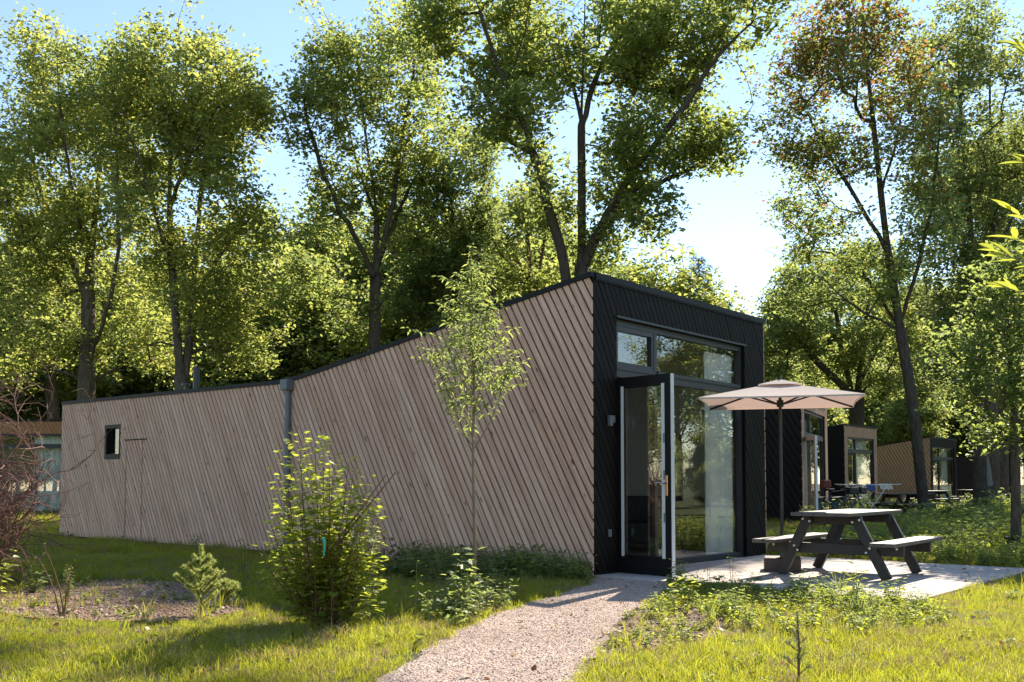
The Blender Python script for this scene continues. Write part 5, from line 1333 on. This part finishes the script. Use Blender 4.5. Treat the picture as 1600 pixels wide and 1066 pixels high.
def grass():
    rng = np.random.default_rng(19); out = []; S_ = []
    for (y0, y1, dens, s) in ((4.6, 7.5, 300, 1.0), (7.5, 10.5, 210, 1.05), (10.5, 15, 130, 1.2), (15, 24, 55, 1.6), (24, 42, 16, 2.4)):
        x1 = .56 * y1; n = int(2 * x1 * (y1 - y0) * dens); P = region_pts(n, -x1, x1, y0, y1, rng); P = P[in_view(P)]; P = P[free(P)]
        bed = inside(P, BED); P = P[~bed | (rng.uniform(size=len(P)) < .05)]; b2 = inside(P, BED2); P = P[~b2 | (rng.uniform(size=len(P)) < .07)]
        nz = smooth_noise(P, 2.2, 4) + .6 * smooth_noise(P, 6.0, 14); P = P[rng.uniform(size=len(P)) < np.clip(.95 + nz * .30, .35, 1)]
        out.append(P); S_.append(s * (1 + .22 * smooth_noise(P, 1.4, 9)) * rng.uniform(.75, 1.3, len(P)))
    P = np.vstack(out); sc = np.concatenate(S_); n = len(P)
    scatter('grass', short, np.c_[P, np.zeros(n)], rng.uniform(0, 6.28, n), np.clip(sc * .88, .35, 4), rng.integers(0, 8, n), 'short bright green grass of the lawn', rng.normal(size=(n, 2)) * .06)
    # taller tufts
    x1 = 7; P = region_pts(2600, -x1, x1, 5, 16, rng); P = P[in_view(P)]; P = P[free(P)]; P = P[~inside(P, BED) | (rng.uniform(size=len(P)) < .25)]
    P = P[rng.uniform(size=len(P)) < np.clip(.28 + .3 * smooth_noise(P, 1.1, 12), .05, .9)]; n = len(P)
    Q = np.array([gp(*p) for p in [(318, 965), (310, 968), (360, 920), (372, 912), (345, 950), (112, 880), (100, 868), (505, 960), (400, 960), (560, 985), (738, 950), (756, 945), (765, 940), (1105, 1030), (1130, 1040), (1090, 1045), (968, 1010), (985, 1020), (1330, 930), (1340, 925), (1345, 935), (1310, 925), (700, 1000), (545, 1040), (610, 1010)]])
    P = np.vstack([P, Q]); n = len(P)
    scatter('tall_grass', tall, np.c_[P, np.zeros(n)], rng.uniform(0, 6.28, n), rng.uniform(.3, .8, n), rng.integers(0, 6, n), 'taller grass tufts sticking out of the lawn')
grass()
def weeds():
    rng = np.random.default_rng(23); L_ = []
    def zone(poly, n, s0, s1, picks=(0, 1, 2, 3, 4, 5), chk=True):
        a = np.array(poly); P = region_pts(int(n * 2.2), a[:, 0].min(), a[:, 0].max(), a[:, 1].min(), a[:, 1].max(), rng); P = P[inside(P, poly)][:n]
        if chk: P = P[free(P)]
        for p in P: L_.append((p[0], p[1], rng.uniform(s0, s1), picks[rng.integers(len(picks))]))
    # along the side wall
    def wl(s0, s1, d0, d1): return [cab(-d0, s0), cab(-d1, s0), cab(-d1, s1), cab(-d0, s1)]
    zone(wl(-.3, 2.6, .04, .75), 190, .6, 1.25, (0, 1, 1, 2, 5)); zone(wl(.2, 3.6, .75, 1.5), 120, .5, 1.0, (1, 2, 5, 5)); zone(wl(2.6, 6, .04, .45), 70, .5, 1.2, (0, 1, 2, 5)); zone(wl(6, 13.3, .04, .35), 60, .4, 1.0, (1, 2, 3))
    # the bank in front of the terrace
    bank = [gp(*p) for p in [(1050, 926), (1150, 928), (1260, 938), (1370, 945), (1460, 952), (1490, 975), (1380, 1000), (1200, 995), (1080, 975), (1000, 970), (1020, 950)]]
    zone(bank, 250, .3, .8, (0, 0, 3, 3, 4, 1)); zone([cab(-.02, -1.2), cab(-.02, -3.9), cab(-.45, -3.9), cab(-.5, -1.2)], 110, .4, 1.0, (0, 1, 2, 4)); zone(BED2, 45, .3, .6, (0, 3, 3))
    # beyond the terrace, by the parasol and to the far cabins
    zone([cab(4.5, 0), cab(6.6, 1), cab(6.6, -4.5), cab(4.5, -4)], 330, .6, 1.35, (0, 1, 3, 4, 4)); zone([cab(6.5, 0), cab(12, 0), cab(12, -8), cab(6.5, -6)], 330, .6, 1.6, (0, 1, 3, 4))
    zone([(5, 16), (12, 16), (24, 44), (12, 40), (8, 27)], 620, .8, 2.2, (0, 1, 2, 3, 4, 5)); zone([(14, 30), (26, 40), (40, 68), (24, 52)], 420, 1.2, 3.0)
    zone([(-5.5, 5), (6, 5), (8, 12), (-7, 12)], 150, .3, .6, (2, 3, 3, 0)); zone(BED, 40, .25, .5, (2, 3))
    zone([gp(*p) for p in [(655, 975), (690, 940), (780, 935), (800, 950), (715, 985)]], 55, .5, 1.0, (1, 2, 2, 5)); zone([(-26, 30), (-14, 30), (-14, 34.5), (-26, 34.5)], 60, .8, 1.6)
    A = np.array(L_); n = len(A)
    scatter('weeds', herbs, np.c_[A[:, :2], np.zeros(n)], rng.uniform(0, 6.28, n), A[:, 2], A[:, 3].astype(int), 'leafy weeds along the walls, terrace edge and far verges')
weeds()
def pebble(name, seed, m, fl=.6):
    bm = bmesh.new(); bmesh.ops.create_icosphere(bm, subdivisions=1, radius=1); r = random.Random(seed)
    for v in bm.verts: v.co = Vector((v.co.x * r.uniform(.7, 1.2), v.co.y * r.uniform(.6, 1.1), v.co.z * fl * r.uniform(.7, 1.2)))
    me = bpy.data.meshes.new(name); bm.to_mesh(me); bm.free(); me.materials.append(M[m]); o = bpy.data.objects.new(name, me); COL.objects.link(o); return o
stones = hidden_set('stones', [pebble('stone_%d' % i, i, ['stone_a', 'stone_b', 'stone_a', 'chip'][i]) for i in range(4)])
def gravel():
    rng = np.random.default_rng(29); a = np.array(PATH); P = region_pts(90000, -2.3, 2.6, 4.6, 12.2, rng); P = P[inside(P, PATH)]; d = 1 / (P[:, 1] / 5.5) ** .8; P = P[rng.uniform(size=len(P)) < d]; n = len(P)
    pk = rng.choice(4, n, p=[.5, .22, .2, .08]); sc = rng.gamma(3, .0011, n) + .0016
    E_ = np.vstack([P]); scatter('gravel', stones, np.c_[P, np.full(n, .013)], rng.uniform(0, 6.28, n), np.clip(sc, .002, .013), pk, 'loose gravel stones of the path', rng.normal(size=(n, 2)) * .4)
    P = region_pts(16000, -6.5, 1.8, 5.4, 11.5, rng); k = inside(P, BED) | inside(P, BED2); P = P[k]; n = len(P)
    scatter('bark_chips', stones, np.c_[P, np.full(n, .008)], rng.uniform(0, 6.28, n), rng.gamma(3, .0028, n) + .003, rng.choice(4, n, p=[.1, .3, .05, .55]), 'bark chips and crumbs on the bare beds', rng.normal(size=(n, 2)) * .5)
gravel()

def litter():
    """fallen leaves lying on lawn, path and terrace"""
    rng = np.random.default_rng(37); objs = []
    for k in range(4):
        O = leaf_fan('oval') * np.array([.055, .055]); V = np.c_[O, .006 * np.sin(O[:, 0] * 60 + k) + np.abs(O[:, 1]) * (.25 + .2 * k)]; me = bpy.data.meshes.new('dead_leaf_%d' % k); me.from_pydata([tuple(v) for v in V], [], [tuple(range(len(V)))]); me.materials.append(M['litter'])
        a = me.attributes.new('tint', 'FLOAT', 'FACE'); a.data.foreach_set('value', [k / 3]); o = bpy.data.objects.new('dead_leaf_%d' % k, me); COL.objects.link(o); objs.append(o)
    P = region_pts(900, -7, 7, 5, 14, rng); P = P[in_view(P) & free(P, False) | inside(P, TERR)]; P = P[~inside(P, CABIN)]; on = inside(P, TERR); n = len(P)
    P = P[~on | (rng.uniform(size=n) < .35)]; on = inside(P, TERR); gr = ~on & ~inside(P, PATH); n = len(P)
    scatter('fallen_leaves', hidden_set('dead_leaves', objs), np.c_[P, np.where(on, .034, np.where(gr, .035, .018))], rng.uniform(0, 6.28, n), rng.uniform(.5, 1.25, n), rng.integers(0, 4, n), 'brown fallen leaves lying on grass, gravel and slabs', rng.normal(size=(n, 2)) * .35)
litter()
